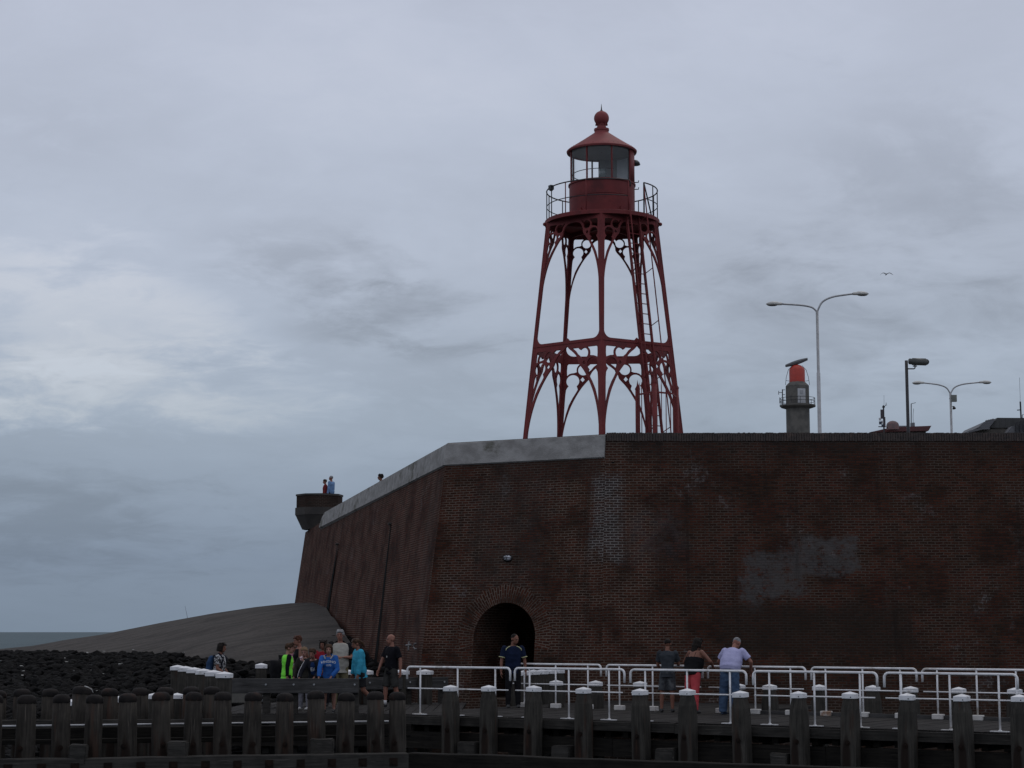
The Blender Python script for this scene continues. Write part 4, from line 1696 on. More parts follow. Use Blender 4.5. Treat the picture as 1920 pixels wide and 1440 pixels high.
v_ = [bm.verts.new(p) for p in ((-.03, .22, -.03), (.03, .22, -.03), (.07, .38, -.03), (-.07, .38, -.03))]
bm.faces.new(v_)
bmesh.ops.recalc_face_normals(bm, faces=bm.faces[:])
obj('body', bm, M('gull grey', (.18, .19, .20), (.10, .10, .11), 6, .8), gl_)

# bulkhead lamp above the arch
q = to_face(953, 1047)
p = P0A + exA * q.x + ey * q.y + ezA * .0
wl = empty('bulkhead_lamp', p, math.atan2(exA.y, exA.x), 'oval bulkhead wall lamp with black cage above the brick archway', 'wall lamp')
wl.rotation_euler = (math.atan(BAT), 0, math.atan2(exA.y, exA.x))
wl.rotation_mode = 'XYZ'
wl.rotation_euler = Matrix((exA, -ezA, ey)).transposed().to_euler()
bm = NB(); ball(bm, (0, -.03, 0), (.15, .06, .10), 3); obj('backplate', bm, BLACK, wl, True)
bm = NB(); ball(bm, (0, -.07, 0), (.125, .085, .078), 3); obj('lamp_glass', bm, M('opal glass', (.52, .54, .58), (.48, .50, .54), 4, .25), wl, True)
bm = NB()
for x in (-.075, -.02, .035):
    rr_ = math.sqrt(max(.0, 1 - (x / .14) ** 2))
    tube(bm, [(x, -.05 - .115 * rr_ * math.cos(R(a)), .10 * rr_ * math.sin(R(a))) for a in range(-85, 86, 17)], .009, 6)
tube(bm, [(.14 * math.sin(R(a)), -.05 - .115 * math.cos(R(a)), .0) for a in range(-85, 86, 17)], .009, 6)
obj('lamp_cage', bm, BLACK, wl, True)

# ------------------------------------------------------------------ pier
Pf = at_z(1369, 1357); Df = V((1, -.51 * K, 0)).normalized(); Nf = V((-Df.y, Df.x, 0))      # Nf points back, away from us
Pr = at_z(1420, 1339); Dr = V((1, -.56 * K, 0)).normalized()
ANG = math.atan2(Df.y, Df.x)


def pl(a, b, z=0.0):
    """pier coordinates: a along the front edge, b back from it"""
    return Pf + Df * a + Nf * b + V((0, 0, z))


BR = (Pr - Pf).dot(Nf)                      # depth of the deck to the rear railing
BW = (wall_pt(J, nA, None, 0) - Pf).dot(Nf) + .15
pier = empty('timber_pier', pl(0, 0), ANG, 'dark plank pier deck running along the foot of the bastion', 'pier')
rnd = random.Random(5)
bm = NB()
a = -8.4
while a < 15.0:
    wd = rnd.uniform(.19, .21)
    b1 = BR - .03 if a > -2.5 else BW
    box(bm, (a + wd / 2, (b1 - .16) / 2, -.03 + rnd.uniform(-.004, .004)), (wd, b1 + .16, .06))
    a += wd + .014
for v_ in bm.verts: v_.co = Matrix.Rotation(R(90), 3, 'Z') @ v_.co
o = obj('decking', bm, PLANK, pier)
o.rotation_euler = (0, 0, R(-90))
bm = NB()
a = -7.9
while a < 15.0:
    L_ = rnd.uniform(3.2, 4.2)
    box(bm, (a + L_ / 2, -.22, -.115 + rnd.uniform(-.008, .008)), (L_ - .01, .12, .18))
    a += L_
obj('edge_beam', bm, BEAMW, pier)
bm = NB()
a = -7.8
while a < 15.0:
    box(bm, (a, BR / 2 - .1, -.28), (.13, BR, .14))
    a += .42
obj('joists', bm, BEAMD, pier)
bm = NB()
a = -7.9
while a < 15.0:
    L_ = rnd.uniform(4.2, 5.6)
    box(bm, (a + L_ / 2, -.18, -.54 + rnd.uniform(-.01, .01)), (L_ - .012, .16, .36))
    a += L_
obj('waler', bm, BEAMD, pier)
bm = NB()
RK = Matrix.Rotation(math.atan2(Dr.y, Dr.x) - ANG, 4, 'Z')
for z_, y_, h_ in ((.03, .0, .10), (-.3, .05, .5)): beam(bm, RK @ V((-2.2, y_, z_)) + V((0, BR, 0)), RK @ V((14.5, y_, z_)) + V((0, BR, 0)), .14, h_)
obj('rear_kerb', bm, BEAMG, pier)
# landing at the left end of the pier
land = empty('timber_landing', (-4.2, 32.4 * K, 0), 0, 'left end landing of weathered boards where visitors stand behind a beam', 'landing')
bm = NB()
x = -2.6
while x < 2.95:
    wd = rnd.uniform(.19, .21)
    box(bm, (x + wd / 2, 2.4 * K, -.04 + rnd.uniform(-.004, .004)), (wd, 5.0 * K, .06))
    x += wd + .015
for v_ in bm.verts: v_.co = Matrix.Rotation(R(90), 3, 'Z') @ v_.co
o = obj('decking', bm, PLANK, land); o.rotation_euler = (0, 0, R(-90))
bm = NB(); box(bm, (.1, -.12, -.13), (5.4, .12, .2)); obj('edge_beam', bm, BEAMW, land)
bm = NB(); box(bm, (.1, -.10, -.55), (5.5, .18, .34)); obj('waler', bm, BEAMD, land)


def pile_proto(name, wtop, wbot, hgt, square=True, dome=False, mat=None, shoulder=.42, capw=1.0):
    root = empty(name)
    bm = NB()
    if square:
        prof = [(-hgt, wbot), (-shoulder - .05, wbot), (-shoulder * .62, wbot * .94), (-.15, wtop * 1.06), (-.07, wtop)]
        rr = []
        for z, w_ in prof:
            h_ = w_ / 2; c_ = h_ * .80
            rr.append([bm.verts.new((x, y, z)) for x, y in ((-c_, -h_), (c_, -h_), (h_, -c_), (h_, c_), (c_, h_), (-c_, h_), (-h_, c_), (-h_, -c_))])
    else:
        rr = []
        for z, w_ in [(-hgt, wbot), (-1.0, wbot * 1.0), (-.55, wbot * .985), (-.13, wtop)]:
            rr.append([bm.verts.new(((w_ / 2) * math.cos(2 * PI * k / 14) * (1 + .05 * math.sin(k * 3.1)), (w_ / 2) * math.sin(2 * PI * k / 14) * (1 + .05 * math.sin(k * 3.1)), z)) for k in range(14)])
    n_ = len(rr[0])
    for p, q in zip(rr, rr[1:]):
        for k in range(n_): bm.faces.new((p[k], p[(k + 1) % n_], q[(k + 1) % n_], q[k]))
    bm.faces.new(rr[0][::-1]); bm.faces.new(rr[-1])
    # move so that the object's own origin sits where the tie bolt is
    o = obj('shaft', bm, mat or PILE_W, root, not square)
    o.data.transform(Matrix.Translation((0, 0, .95)))
    o.location = (0, 0, -.95)
    if dome:
        bm = NB()
        r_ = wtop / 2
        lathe(bm, [(r_ * 1.0, -.16), (r_ * 1.05, -.15), (r_ * 1.05, -.085), (r_ * .97, -.055), (r_ * .78, -.022), (r_ * .45, -.004), (0, 0)], (0, 0, 0), 18)
        c = obj('cap', bm, CAPR, root, True); c.data.set_sharp_from_angle(angle=R(40))
    else:
        bm = NB()
        h_ = wtop * .60 * capw
        v_ = []
        for z in (-.135, -.045):
            v_.append([bm.verts.new((x * h_, y * h_, z)) for x, y in ((-1, -1), (1, -1), (1, 1), (-1, 1))])
        for k in range(4): bm.faces.new((v_[0][k], v_[0][(k + 1) % 4], v_[1][(k + 1) % 4], v_[1][k]))
        ap = bm.verts.new((0, 0, 0))
        for k in range(4): bm.faces.new((v_[1][k], v_[1][(k + 1) % 4], ap))
        bm.faces.new(v_[0][::-1])
        bmesh.ops.bevel(bm, geom=bm.edges[:], offset=.006, segments=1, affect='EDGES')
        c = obj('cap', bm, WHITECAP, root)
        bm = NB(); ball(bm, (h_ * .45, -h_, -.105), .013, 1); obj('bolt', bm, BLACK, c)
    bm = NB()
    cyl(bm, (0, -wbot / 2 - .015, 0), (0, -wbot / 2 + .05, 0), .05, .05, 8); cyl(bm, (0, -wbot / 2 - .035, 0), (0, -wbot / 2, 0), .022, .022, 6)
    if not square: obj('tie_bolt', bm, M('rusty iron', (.020, .012, .009), (.010, .008, .007), 8, .9, spec=.1), o)
    else: obj('tie_bolt', bm, M('rusty iron', (.020, .012, .009), (.010, .008, .007), 8, .9, spec=.1), o)
    return root


def name_of(i):
    return ('first second third fourth fifth sixth seventh eighth ninth tenth eleventh twelfth thirteenth'.split())[i]


class Rep:
    """first use moves the prototype itself, later uses copy it"""
    def __init__(s, root): s.root, s.used = root, False

    def put(s, loc, rz, label, cat, group):
        if not s.used:
            s.used = True
            s.root.location = loc; s.root.rotation_euler = (0, 0, rz)
            return tag(s.root, label, cat, group)
        return dup(s.root, loc, rz, label, cat, group)


qp = Rep(pile_proto('mooring_pile', .205, .305, 3.6, shoulder=.55))
front_px = [845, 916.5, 1001, 1094, 1200, 1289, 1388, 1497, 1594, 1701, 1803, 1911, 2020]
desc = ['just right of the old dome-capped row', 'before the left jamb of the archway', 'before the right end of the archway', 'at the end of the tight far row',
        'just left of the boy in shorts', 'hiding the legs in coral trousers', 'just right of the blue jeans', 'below the fourth near railing', 'fourth from the right edge',
        'between the fourth and fifth near railings', 'second from the right edge', 'cut by the right edge']
POFF = Pf - Nf * .48
for i, px in enumerate(front_px[:12]):
    p = on_line(px, 1300, POFF, Df); p.z = .68 + rnd.uniform(-.022, .022)
    q_ = qp.put(p, ANG + R(rnd.uniform(-4, 4)), 'near pile with white pyramid cap, ' + desc[i], 'mooring pile', 'white-capped piles along the near side of the pier')
    q_.rotation_euler = (R(rnd.uniform(-1, 1)), R(rnd.uniform(-1.1, 1.1)), ANG + R(rnd.uniform(-5, 5)))
rear_px = [1043, 1117, 1200, 1384, 1443, 1536, 1636, 1707, 1797, 1902]
rdesc = ['right of the tight row by the arch', 'in the first gap of the rear railing', 'just left of the boy in shorts', 'partly hidden by the blue jeans', 'right of the lilac-shirted man', 'at the start of the fourth rear section',
         'behind the hooked end of the fourth near section', 'by the fourth gap of the rear railing', 'second from the right edge', 'nearest the right edge']
POR = Pr + V((-Dr.y, Dr.x, 0)) * .5
for i, px in enumerate(rear_px):
    p = on_line(px, 1276, POR, Dr); p.z = .66 + rnd.uniform(-.01, .01)
    qp.put(p, ANG + R(rnd.uniform(-4, 4)), 'white-capped pile behind the rear railing, ' + rdesc[i], 'mooring pile', 'white-capped piles along the far side of the pier')
# tight row of piles leading to the arch
for i in range(6):
    k = i / 5
    p = V((.10, 35.9 * K, .85)).lerp(V((1.22, 37.75 * K, .86)), k)
    qp.put(p, ANG, 'pile ' + ('at the near end' if i == 0 else 'at the wall end' if i == 5 else name_of(i) + ' from the near end') + ' of the tight white-capped row beside the arch', 'mooring pile', 'tight row of piles beside the arch')
# tight row receding at the left
big = Rep(pile_proto('fender_pile', .25, .275, 3.2, shoulder=.2))
A_, B_ = at_y(421, 1255, 30.0), at_y(333, 1244, 36.0)
for i in range(6):
    p = A_.lerp(B_, i / 5); p.z = .985
    big.put(p, R(-6), 'white-capped pile ' + ('nearest' if i == 0 else 'farthest' if i == 5 else name_of(i)) + ' in the tight row before the backpack wearer', 'pile', 'tight row of white-capped piles at left')
big.put(at_y(490, 1243, 36.2), R(8), 'lone white-capped pile left of the black pushchair', 'pile', 'single piles at left')
for i, (px, py, Y) in enumerate(((133, 1311, 31.0), (222.6, 1305, 31.8), (290, 1299, 32.4), (332.6, 1299, 33.0), (374.6, 1294, 33.6))):
    p = at_y(px, py, Y)
    big.put(p, R(20), '%s of five low white-capped piles peeping out behind the dome-capped groyne' % ('leftmost', 'second', 'middle', 'fourth', 'rightmost')[i], 'pile', 'low white-capped piles behind the old groyne')
wide = Rep(pile_proto('barrier_pile', .30, .32, 3.2, shoulder=.2))
for i, px in enumerate((650, 684, 752, 797)):
    p = at_y(px, 1252, 36.6); p.z = .86
    wide.put(p, R(-12), 'white-capped barrier pile ' + ('behind the turquoise jacket, left one', 'behind the turquoise jacket, right one', 'just right of the bald man', 'below the start of the near railing')[i], 'pile', 'piles of the barrier left of the arch')

# old groyne: two rows of round piles with dark domed caps
oldp = Rep(pile_proto('groyne_pile', .315, .345, 3.0, False, True, PILE_O))
fr = [(-12, 1303), (51, 1302), (116, 1301), (178, 1301), (240, 1299), (302, 1299), (364, 1298), (418, 1296), (475, 1298), (534.7, 1297), (592, 1296), (650, 1297), (704, 1296), (745, 1295)]
for i, (px, py) in enumerate(fr):
    Y = 26.0 + (px - 51) / 694 * 1.6
    p = at_y(px, py + rnd.uniform(-2, 2.5), Y)
    nm = ('cut by the left edge of the photo', 'leftmost whole one') + tuple(name_of(j) + ' whole one from the left' for j in range(1, 11)) + ('second from its right end', 'at its right end')
    q_ = oldp.put(p, R(rnd.uniform(-25, 25)), 'dome-capped old groyne pile, front row, ' + nm[i], 'groyne pile', 'front row of old groyne piles')
    q_.rotation_euler = (R(rnd.uniform(-1.2, 1.2)), R(rnd.uniform(-1.6, 1.6)), R(rnd.uniform(-25, 25))); q_.scale = (rnd.uniform(.94, 1.06),) * 2 + (1,)
br_ = [(-4, 1294), (41.6, 1291), (95, 1291), (206, 1290), (263, 1289), (310, 1288), (359, 1287), (398, 1287)]
for i, (px, py) in enumerate(br_):
    p = at_y(px, py, 29.0 + px / 700 * .6)
    nm = ('at the left edge', 'second from the left edge', 'third from the left edge', 'first right of the splintered pile', 'second right of the splintered pile', 'third right of the splintered pile', 'beside the row of white caps', 'rightmost seen')[i]
    oldp.put(p, R(rnd.uniform(-25, 25)), 'dome-capped old groyne pile, back row, ' + nm, 'groyne pile', 'back row of old groyne piles')
# the splintered one leans and has pale gull marks
sp_ = pile_proto('groyne_pile', .40, .36, 3.0, False, True, PILE_O)
p = at_y(156, 1286, 28.9); sp_.location = p; sp_.rotation_euler = (0, R(3), R(10))
tag(sp_, 'thick leaning groyne pile in the back row with gull droppings on its cap', 'groyne pile', 'back row of old groyne piles')
bm = NB()
tube(bm, [V((.03, -.10, .000)), V((.08, -.12, -.012)), V((.13, -.11, -.035)), V((.175, -.09, -.06)), V((.205, -.07, -.12))], [.008, .012, .008, .013, .008], 6)
obj('dropping', bm, M('gull dropping', (.5, .5, .48), (.4, .4, .38), 8, .9), sp_)


def timber(name, px0, py0, Y0, px1, py1, Y1, ht, wd, label, cat, group=None, mat=None, bolts=0):
    """bar whose top edge runs between two photographed points"""
    A, B = at_y(px0, py0, Y0), at_y(px1, py1, Y1)
    z = (A.z + B.z) / 2
    A.z = B.z = 0
    d = B - A
    root = empty(name, (*((A + B) / 2).xy, z), math.atan2(d.y, d.x), label, cat, group)
    bm = NB()
    vv = box(bm, (0, 0, -ht / 2), (d.length, wd, ht))
    bmesh.ops.bevel(bm, geom=bm.edges[:], offset=min(.015, ht * .1), segments=1, affect='EDGES')
    bmesh.ops.subdivide_edges(bm, edges=[e for e in bm.edges if e.calc_length() > 1.0], cuts=14)
    for v_ in bm.verts:
        v_.co.z += noise.noise(V((v_.co.x * .9, 0, z * 7))) * .018
        v_.co.y += noise.noise(V((v_.co.x * .8, 5, z * 7))) * .014
    obj('timber', bm, mat or BEAMW, root)
    for i in range(bolts):
        bm = NB()
        x = -d.length / 2 + d.length * (i + .5) / bolts
        cyl(bm, (x, -wd / 2 - .03, -ht * .5), (x, -wd / 2 + .02, -ht * .5), .045, .04, 8); box(bm, (x, -wd / 2 - .006, -ht * .5), (.15, .014, .15))
        obj('bolt', bm, MATS['rusty iron'], root)
    return root


timber('waling_beam', -80, 1434, 25.5, 764, 1402, 27.0, .32, .26, 'long weathered waling beam bolted across the foot of the front groyne piles', 'beam', 'groyne beams', BEAMW, 14)
timber('waling_beam', -60, 1390, 26.55, 700, 1376, 28.0, .09, .12, 'thin low plank behind the front groyne piles', 'beam', 'groyne beams', BEAMD)
timber('waling_beam', -60, 1367, 26.75, 770, 1355, 28.3, .26, .10, 'broad dark plank under the pale pipe behind the front groyne piles', 'beam', 'groyne beams', BEAMD)
timber('waling_beam', -60, 1353, 28.6, 420, 1345, 29.2, .16, .12, 'brown plank along the front of the back groyne row', 'beam', 'groyne beams', BEAMW)
A_, B_ = at_y(-50, 1362, 26.6), at_y(745, 1352, 28.05)
bm = NB(); tube(bm, [A_ - A_, B_ - A_], .016, 8)
o = obj('handrail_pipe', bm, M('pale pipe', (.50, .50, .51), (.36, .36, .37), 3, .5), None, True); o.location = A_
tag(o, 'thin pale pipe running behind the front row of old groyne piles', 'pipe')
timber('fender_beam', 770, 1411, 29.4, 1990, 1452, 24.8, .34, .3, 'dark fender beam low in front of the white-capped near piles', 'beam', None, BEAMD, 0)
# short timber blocks wedged between the piles
def block(px, py, Y, wpx, hpx, rz, label):
    p = at_y(px, py, Y)
    w_ = wpx * Y * K / F; h_ = hpx * Y * K / F
    bm = NB()
    box(bm, (0, 0, -h_ / 2), (w_, .30, h_))
    bmesh.ops.bevel(bm, geom=bm.edges[:], offset=.02, segments=2, affect='EDGES')
    bmesh.ops.subdivide_edges(bm, edges=bm.edges[:], cuts=2, use_grid_fill=True)
    for v_ in bm.verts: v_.co += V((noise.noise(v_.co * 5 + p), noise.noise(v_.co * 5 - p), noise.noise(v_.co * 4 + p * 2))) * .022
    o = obj('timber_block', bm, BEAMW)
    o.location = p; o.rotation_euler = (0, 0, rz)
    tag(o, label, 'timber block', 'timber blocks between the piles')


for px, py, Y, w_, h_, lb in ((148, 1396, 25.9, 30, 36, 'between the second and third whole front groyne piles'), (334, 1390, 26.3, 36, 34, 'between the fifth and sixth whole front groyne piles'), (604, 1385, 26.9, 44, 32, 'near the right end of the front groyne row')):
    block(px, py, Y, w_, h_, R(2), 'short timber block ' + lb)
for px, py, w_, lb in ((881, 1391, 40, 'between the first two white-capped near piles'), (1057, 1398, 38, 'left of the fourth white-capped near pile'), (1251, 1403, 38, 'left of the pile before the woman in coral trousers'), (1465, 1412, 34, 'between the seventh and eighth white-capped near piles')):
    Y = on_line(px, py, POFF - Nf * .02, Df).y / K
    block(px, py, Y, w_, 34, ANG, 'short dark timber block ' + lb)

# beam rail the children lean on, and the barrier behind the bald man
def barrier(name, px0, px1, py, Y0, Y1, ht, posts, label, zb=-.9, pw=.16):
    A, B = at_y(px0, py, Y0), at_y(px1, py, Y1)
    z = (A.z + B.z) / 2
    d = V((B.x - A.x, B.y - A.y, 0))
    root = empty(name, ((A.x + B.x) / 2, (A.y + B.y) / 2, 0), math.atan2(d.y, d.x), label, 'timber barrier', 'timber barriers on the landing')
    bm = NB()
    box(bm, (0, -.07, z - ht / 2), (d.length, .10, ht))
    bmesh.ops.bevel(bm, geom=bm.edges[:], offset=.012, segments=1, affect='EDGES')
    obj('beam', bm, BEAMG, root)
    for px in posts:
        k = (px - px0) / (px1 - px0) - .5
        bm = NB(); box(bm, (d.length * k, .065, (z - .012 + zb) / 2), (pw, .16, z - .012 - zb))
        obj('post', bm, BEAMW, root)
        bm = NB(); cyl(bm, (d.length * k, -.15, z - ht * .4), (d.length * k, -.115, z - ht * .4), .022, .022, 8)
        obj('bolt', bm, GALV, root)
    return root


barrier('timber_barrier', 402, 673, 1272, 32.45, 32.45, .33, (412, 500, 552, 590, 666), 'broad timber beam rail that the children lean on')
barrier('timber_barrier', 664, 838, 1270, 36.2, 36.9, .30, (690, 765, 830), 'timber beam behind the bald man and left of the archway', -.3)
bm = NB(); box(bm, (0, 0, .16), (.95, .5, .32)); bmesh.ops.bevel(bm, geom=bm.edges[:], offset=.02, segments=1, affect='EDGES')
o = obj('stone_block', bm, M('pale stone', (.14, .135, .12), (.10, .10, .09), 3, .9)); o.location = at_z(452, 1318, 0)
tag(o, 'pale stone block under the left end of the children\'s beam rail', 'stone block')

# ------------------------------------------------------------------ white pipe railings
def railing(px0, px1, posts, P, D, ytop, label, group, foot):
    """one hooked section: ends and posts measured in the photo"""
    ends = [on_line(px, ytop, P, D) for px in (px0, px1)]
    base = (ends[0] + ends[1]) / 2
    zt = 1.035
    root = empty('pipe_railing', (base.x, base.y, 0), math.atan2(D.y, D.x), label, 'railing', group)
    xs = [(e - base).xy.dot(D.xy) for e in ends]
    r_ = .0245
    zf = 0.0
    hook = .27
    rc = .09
    pts = []
    for sgn, x in ((1, xs[0]), (-1, xs[1])):
        q = [V((x, 0, zt - hook)), V((x, 0, zt - rc))] + [V((x + sgn * rc * (1 - math.cos(R(t))), 0, zt - rc + rc * math.sin(R(t)))) for t in (22, 45, 68, 90)]
        pts += q if sgn == 1 else q[::-1]
    bm = NB(); tube(bm, pts, r_, 10); obj('top_rail', bm, WHITE, root, True)
    bm = NB(); tube(bm, [V((xs[0] + .02, 0, zt - .47)), V((xs[1] - .05, 0, zt - .47))], .014, 8); obj('mid_rail', bm, WHITE, root, True)
    for px in posts:
        e = on_line(px, 1300, P, D)
        x = (e - base).xy.dot(D.xy)
        bm = NB(); tube(bm, [V((x, 0, zf + .01)), V((x, 0, zt - .01))], .019, 10)
        po = obj('post', bm, WHITE, root, True)
        bm = NB()
        if foot == 'plate':
            box(bm, (x, -.02, .008), (.34, .10, .016)); cyl(bm, (x, 0, .01), (x, 0, .03), .04, .03, 10)
        else:
            box(bm, (x, 0, .055), (.24, .14, .11)); bmesh.ops.bevel(bm, geom=bm.edges[:], offset=.012, segments=1, affect='EDGES')
        obj('foot', bm, WHITE if foot == 'plate' else FOOT, po)
    return root


FOOT = M('rusty white foot', (.50, .49, .47), (.42, .40, .38), 5, .7, c3=(.22, .13, .08))
fseg = [(763.6, 956.6, (788, 858, 928.6), 'leftmost near section, before the arch'), (965.3, 1170.7, (993, 1066.6, 1142), 'second near section from the left'), (1182, 1399, (1210, 1288.5, 1369), 'near section in front of the three leaning visitors'),
        (1412, 1644, (1442.7, 1527, 1612.7), 'near section just right of the lilac shirt'), (1657.5, 1907, (1690, 1781, 1873), 'last whole near section at right')]
for a, b, ps, lb in fseg:
    railing(a, b, ps, Pf, Df, 1255, 'white hooked pipe railing, ' + lb, 'near white railings', 'plate')
rseg = [(960, 1126.8, (983, 1042, 1102.5), 'far section just right of the man in the arch'), (1137, 1317, (1161.6, 1224, 1290), 'far section the boy and woman lean on'), (1327, 1510, (1352, 1416, 1482.7), 'far section the lilac-shirted man leans on'),
        (1521, 1718, (1548.6, 1618, 1688.6), 'far section right of the middle'), (1728.6, 1935, (1758, 1832, 1906), 'far section cut by the right edge')]
for a, b, ps, lb in rseg:
    railing(a, b, ps, Pr, Dr, 1245, 'white hooked pipe railing, ' + lb, 'far white railings', 'block')

# ------------------------------------------------------------------ people
def capsule(bm, p0, p1, r0, r1, seg=12):
    """closed tapered limb with round ends"""
    p0, p1 = V(p0), V(p1)
    d = p1 - p0
    L = d.length
    if L < 1e-5:
        ball(bm, p0, r0, 2); return
    d /= L
    prof = []
    for a in (-90, -60, -30): prof.append((-r0 * math.sin(R(-a)) if False else r0 * math.sin(R(a)), r0 * math.cos(R(a))))
    prof.append((0, r0)); prof.append((L, r1))
    for a in (30, 60, 90): prof.append((L + r1 * math.sin(R(a)), r1 * math.cos(R(a))))
    a_ = V((0, 0, 1)) if abs(d.z) < .9 else V((0, 1, 0))
    x = d.cross(a_).normalized(); y = d.cross(x)
    rings = []
    for t, r in prof:
        if r < 1e-4:
            rings.append([bm.verts.new(p0 + d * t)])
        else:
            rings.append([bm.verts.new(p0 + d * t + (x * math.cos(2 * PI * k / seg) + y * math.sin(2 * PI * k / seg)) * r) for k in range(seg)])
    for A, B in zip(rings, rings[1:]):
        for k in range(seg):
            q = (k + 1) % seg
            if len(A) == 1: bm.faces.new((A[0], B[k], B[q]))
            elif len(B) == 1: bm.faces.new((A[k], B[0], A[q]))
            else: bm.faces.new((A[k], B[k], B[q], A[q]))


def frustum(bm, p0, p1, r0, r1, seg=14):
    cyl(bm, p0, p1, r0, r1, seg)


def loft(bm, rings, seg=18):
    """rings: (centre, x axis, y axis, rx, ry)"""
    rr = []
    for c, ux, uy, rx, ry in rings:
        row = []
        for k in range(seg):
            ca, sa = math.cos(2 * PI * k / seg), math.sin(2 * PI * k / seg)
            ca = math.copysign(abs(ca) ** .85, ca); sa = math.copysign(abs(sa) ** .85, sa)
            row.append(bm.verts.new(c + ux * rx * ca + uy * ry * sa))
        rr.append(row)
    for A, B in zip(rr, rr[1:]):
        for k in range(seg):
            bm.faces.new((A[k], A[(k + 1) % seg], B[(k + 1) % seg], B[k]))
    bm.faces.new(rr[0][::-1]); bm.faces.new(rr[-1])


def fuse(name, bm, mat, parent, voxel=.012, smooth=3, wrinkle=0.0, seed=0):
    """melt overlapping closed shapes into one continuous surface"""
    bmesh.ops.recalc_face_normals(bm, faces=bm.faces[:])
    me = bpy.data.meshes.new(name)
    bm.to_mesh(me); bm.free()
    o = bpy.data.objects.new(name, me)
    md = o.modifiers.new('r', 'REMESH'); md.mode = 'VOXEL'; md.voxel_size = voxel
    if smooth:
        ms = o.modifiers.new('s', 'SMOOTH'); ms.factor = .5; ms.iterations = smooth
    m2 = evaluated_mesh(o)
    col.objects.link(o)
    o.modifiers.clear()
    o.data = m2
    bpy.data.meshes.remove(me)
    m2.name = name
    if wrinkle:
        cs = [v_.co.copy() for v_ in m2.vertices]
        ns_ = [v_.normal.copy() for v_ in m2.vertices]
        out = []
        for c, n in zip(cs, ns_):
            k = noise.noise(V((c.x * 9, c.y * 9, c.z * 16 + seed))) * wrinkle + noise.noise(V((c.x * 22 + 5, c.y * 22, c.z * 30 + seed))) * wrinkle * .4
            out.extend(c + n * k)
        m2.vertices.foreach_set('co', out)
        m2.update()
    for p in m2.polygons: p.use_smooth = True
    m2.materials.clear(); m2.materials.append(mat)
    o.parent = parent
    return o


SKIN = M('skin', (.26, .125, .09), (.22, .10, .072), 9, .55, spec=.25)
SKIN_T = M('tanned skin', (.20, .092, .062), (.16, .072, .05), 9, .55, spec=.25)
SKIN_P = M('pale skin', (.32, .17, .13), (.27, .14, .105), 9, .55, spec=.25)
EYE = M('eye', (.02, .015, .012), (.015, .012, .01), 9, .3)
LIP = M('lip', (.20, .07, .06), (.17, .06, .05), 9, .5)


def cloth(name, c, c2=None, scale=7):
    return M(name, c, c2 or tuple(v * .72 for v in c), scale, .9, bump=.3, bscale=60, spec=.08)


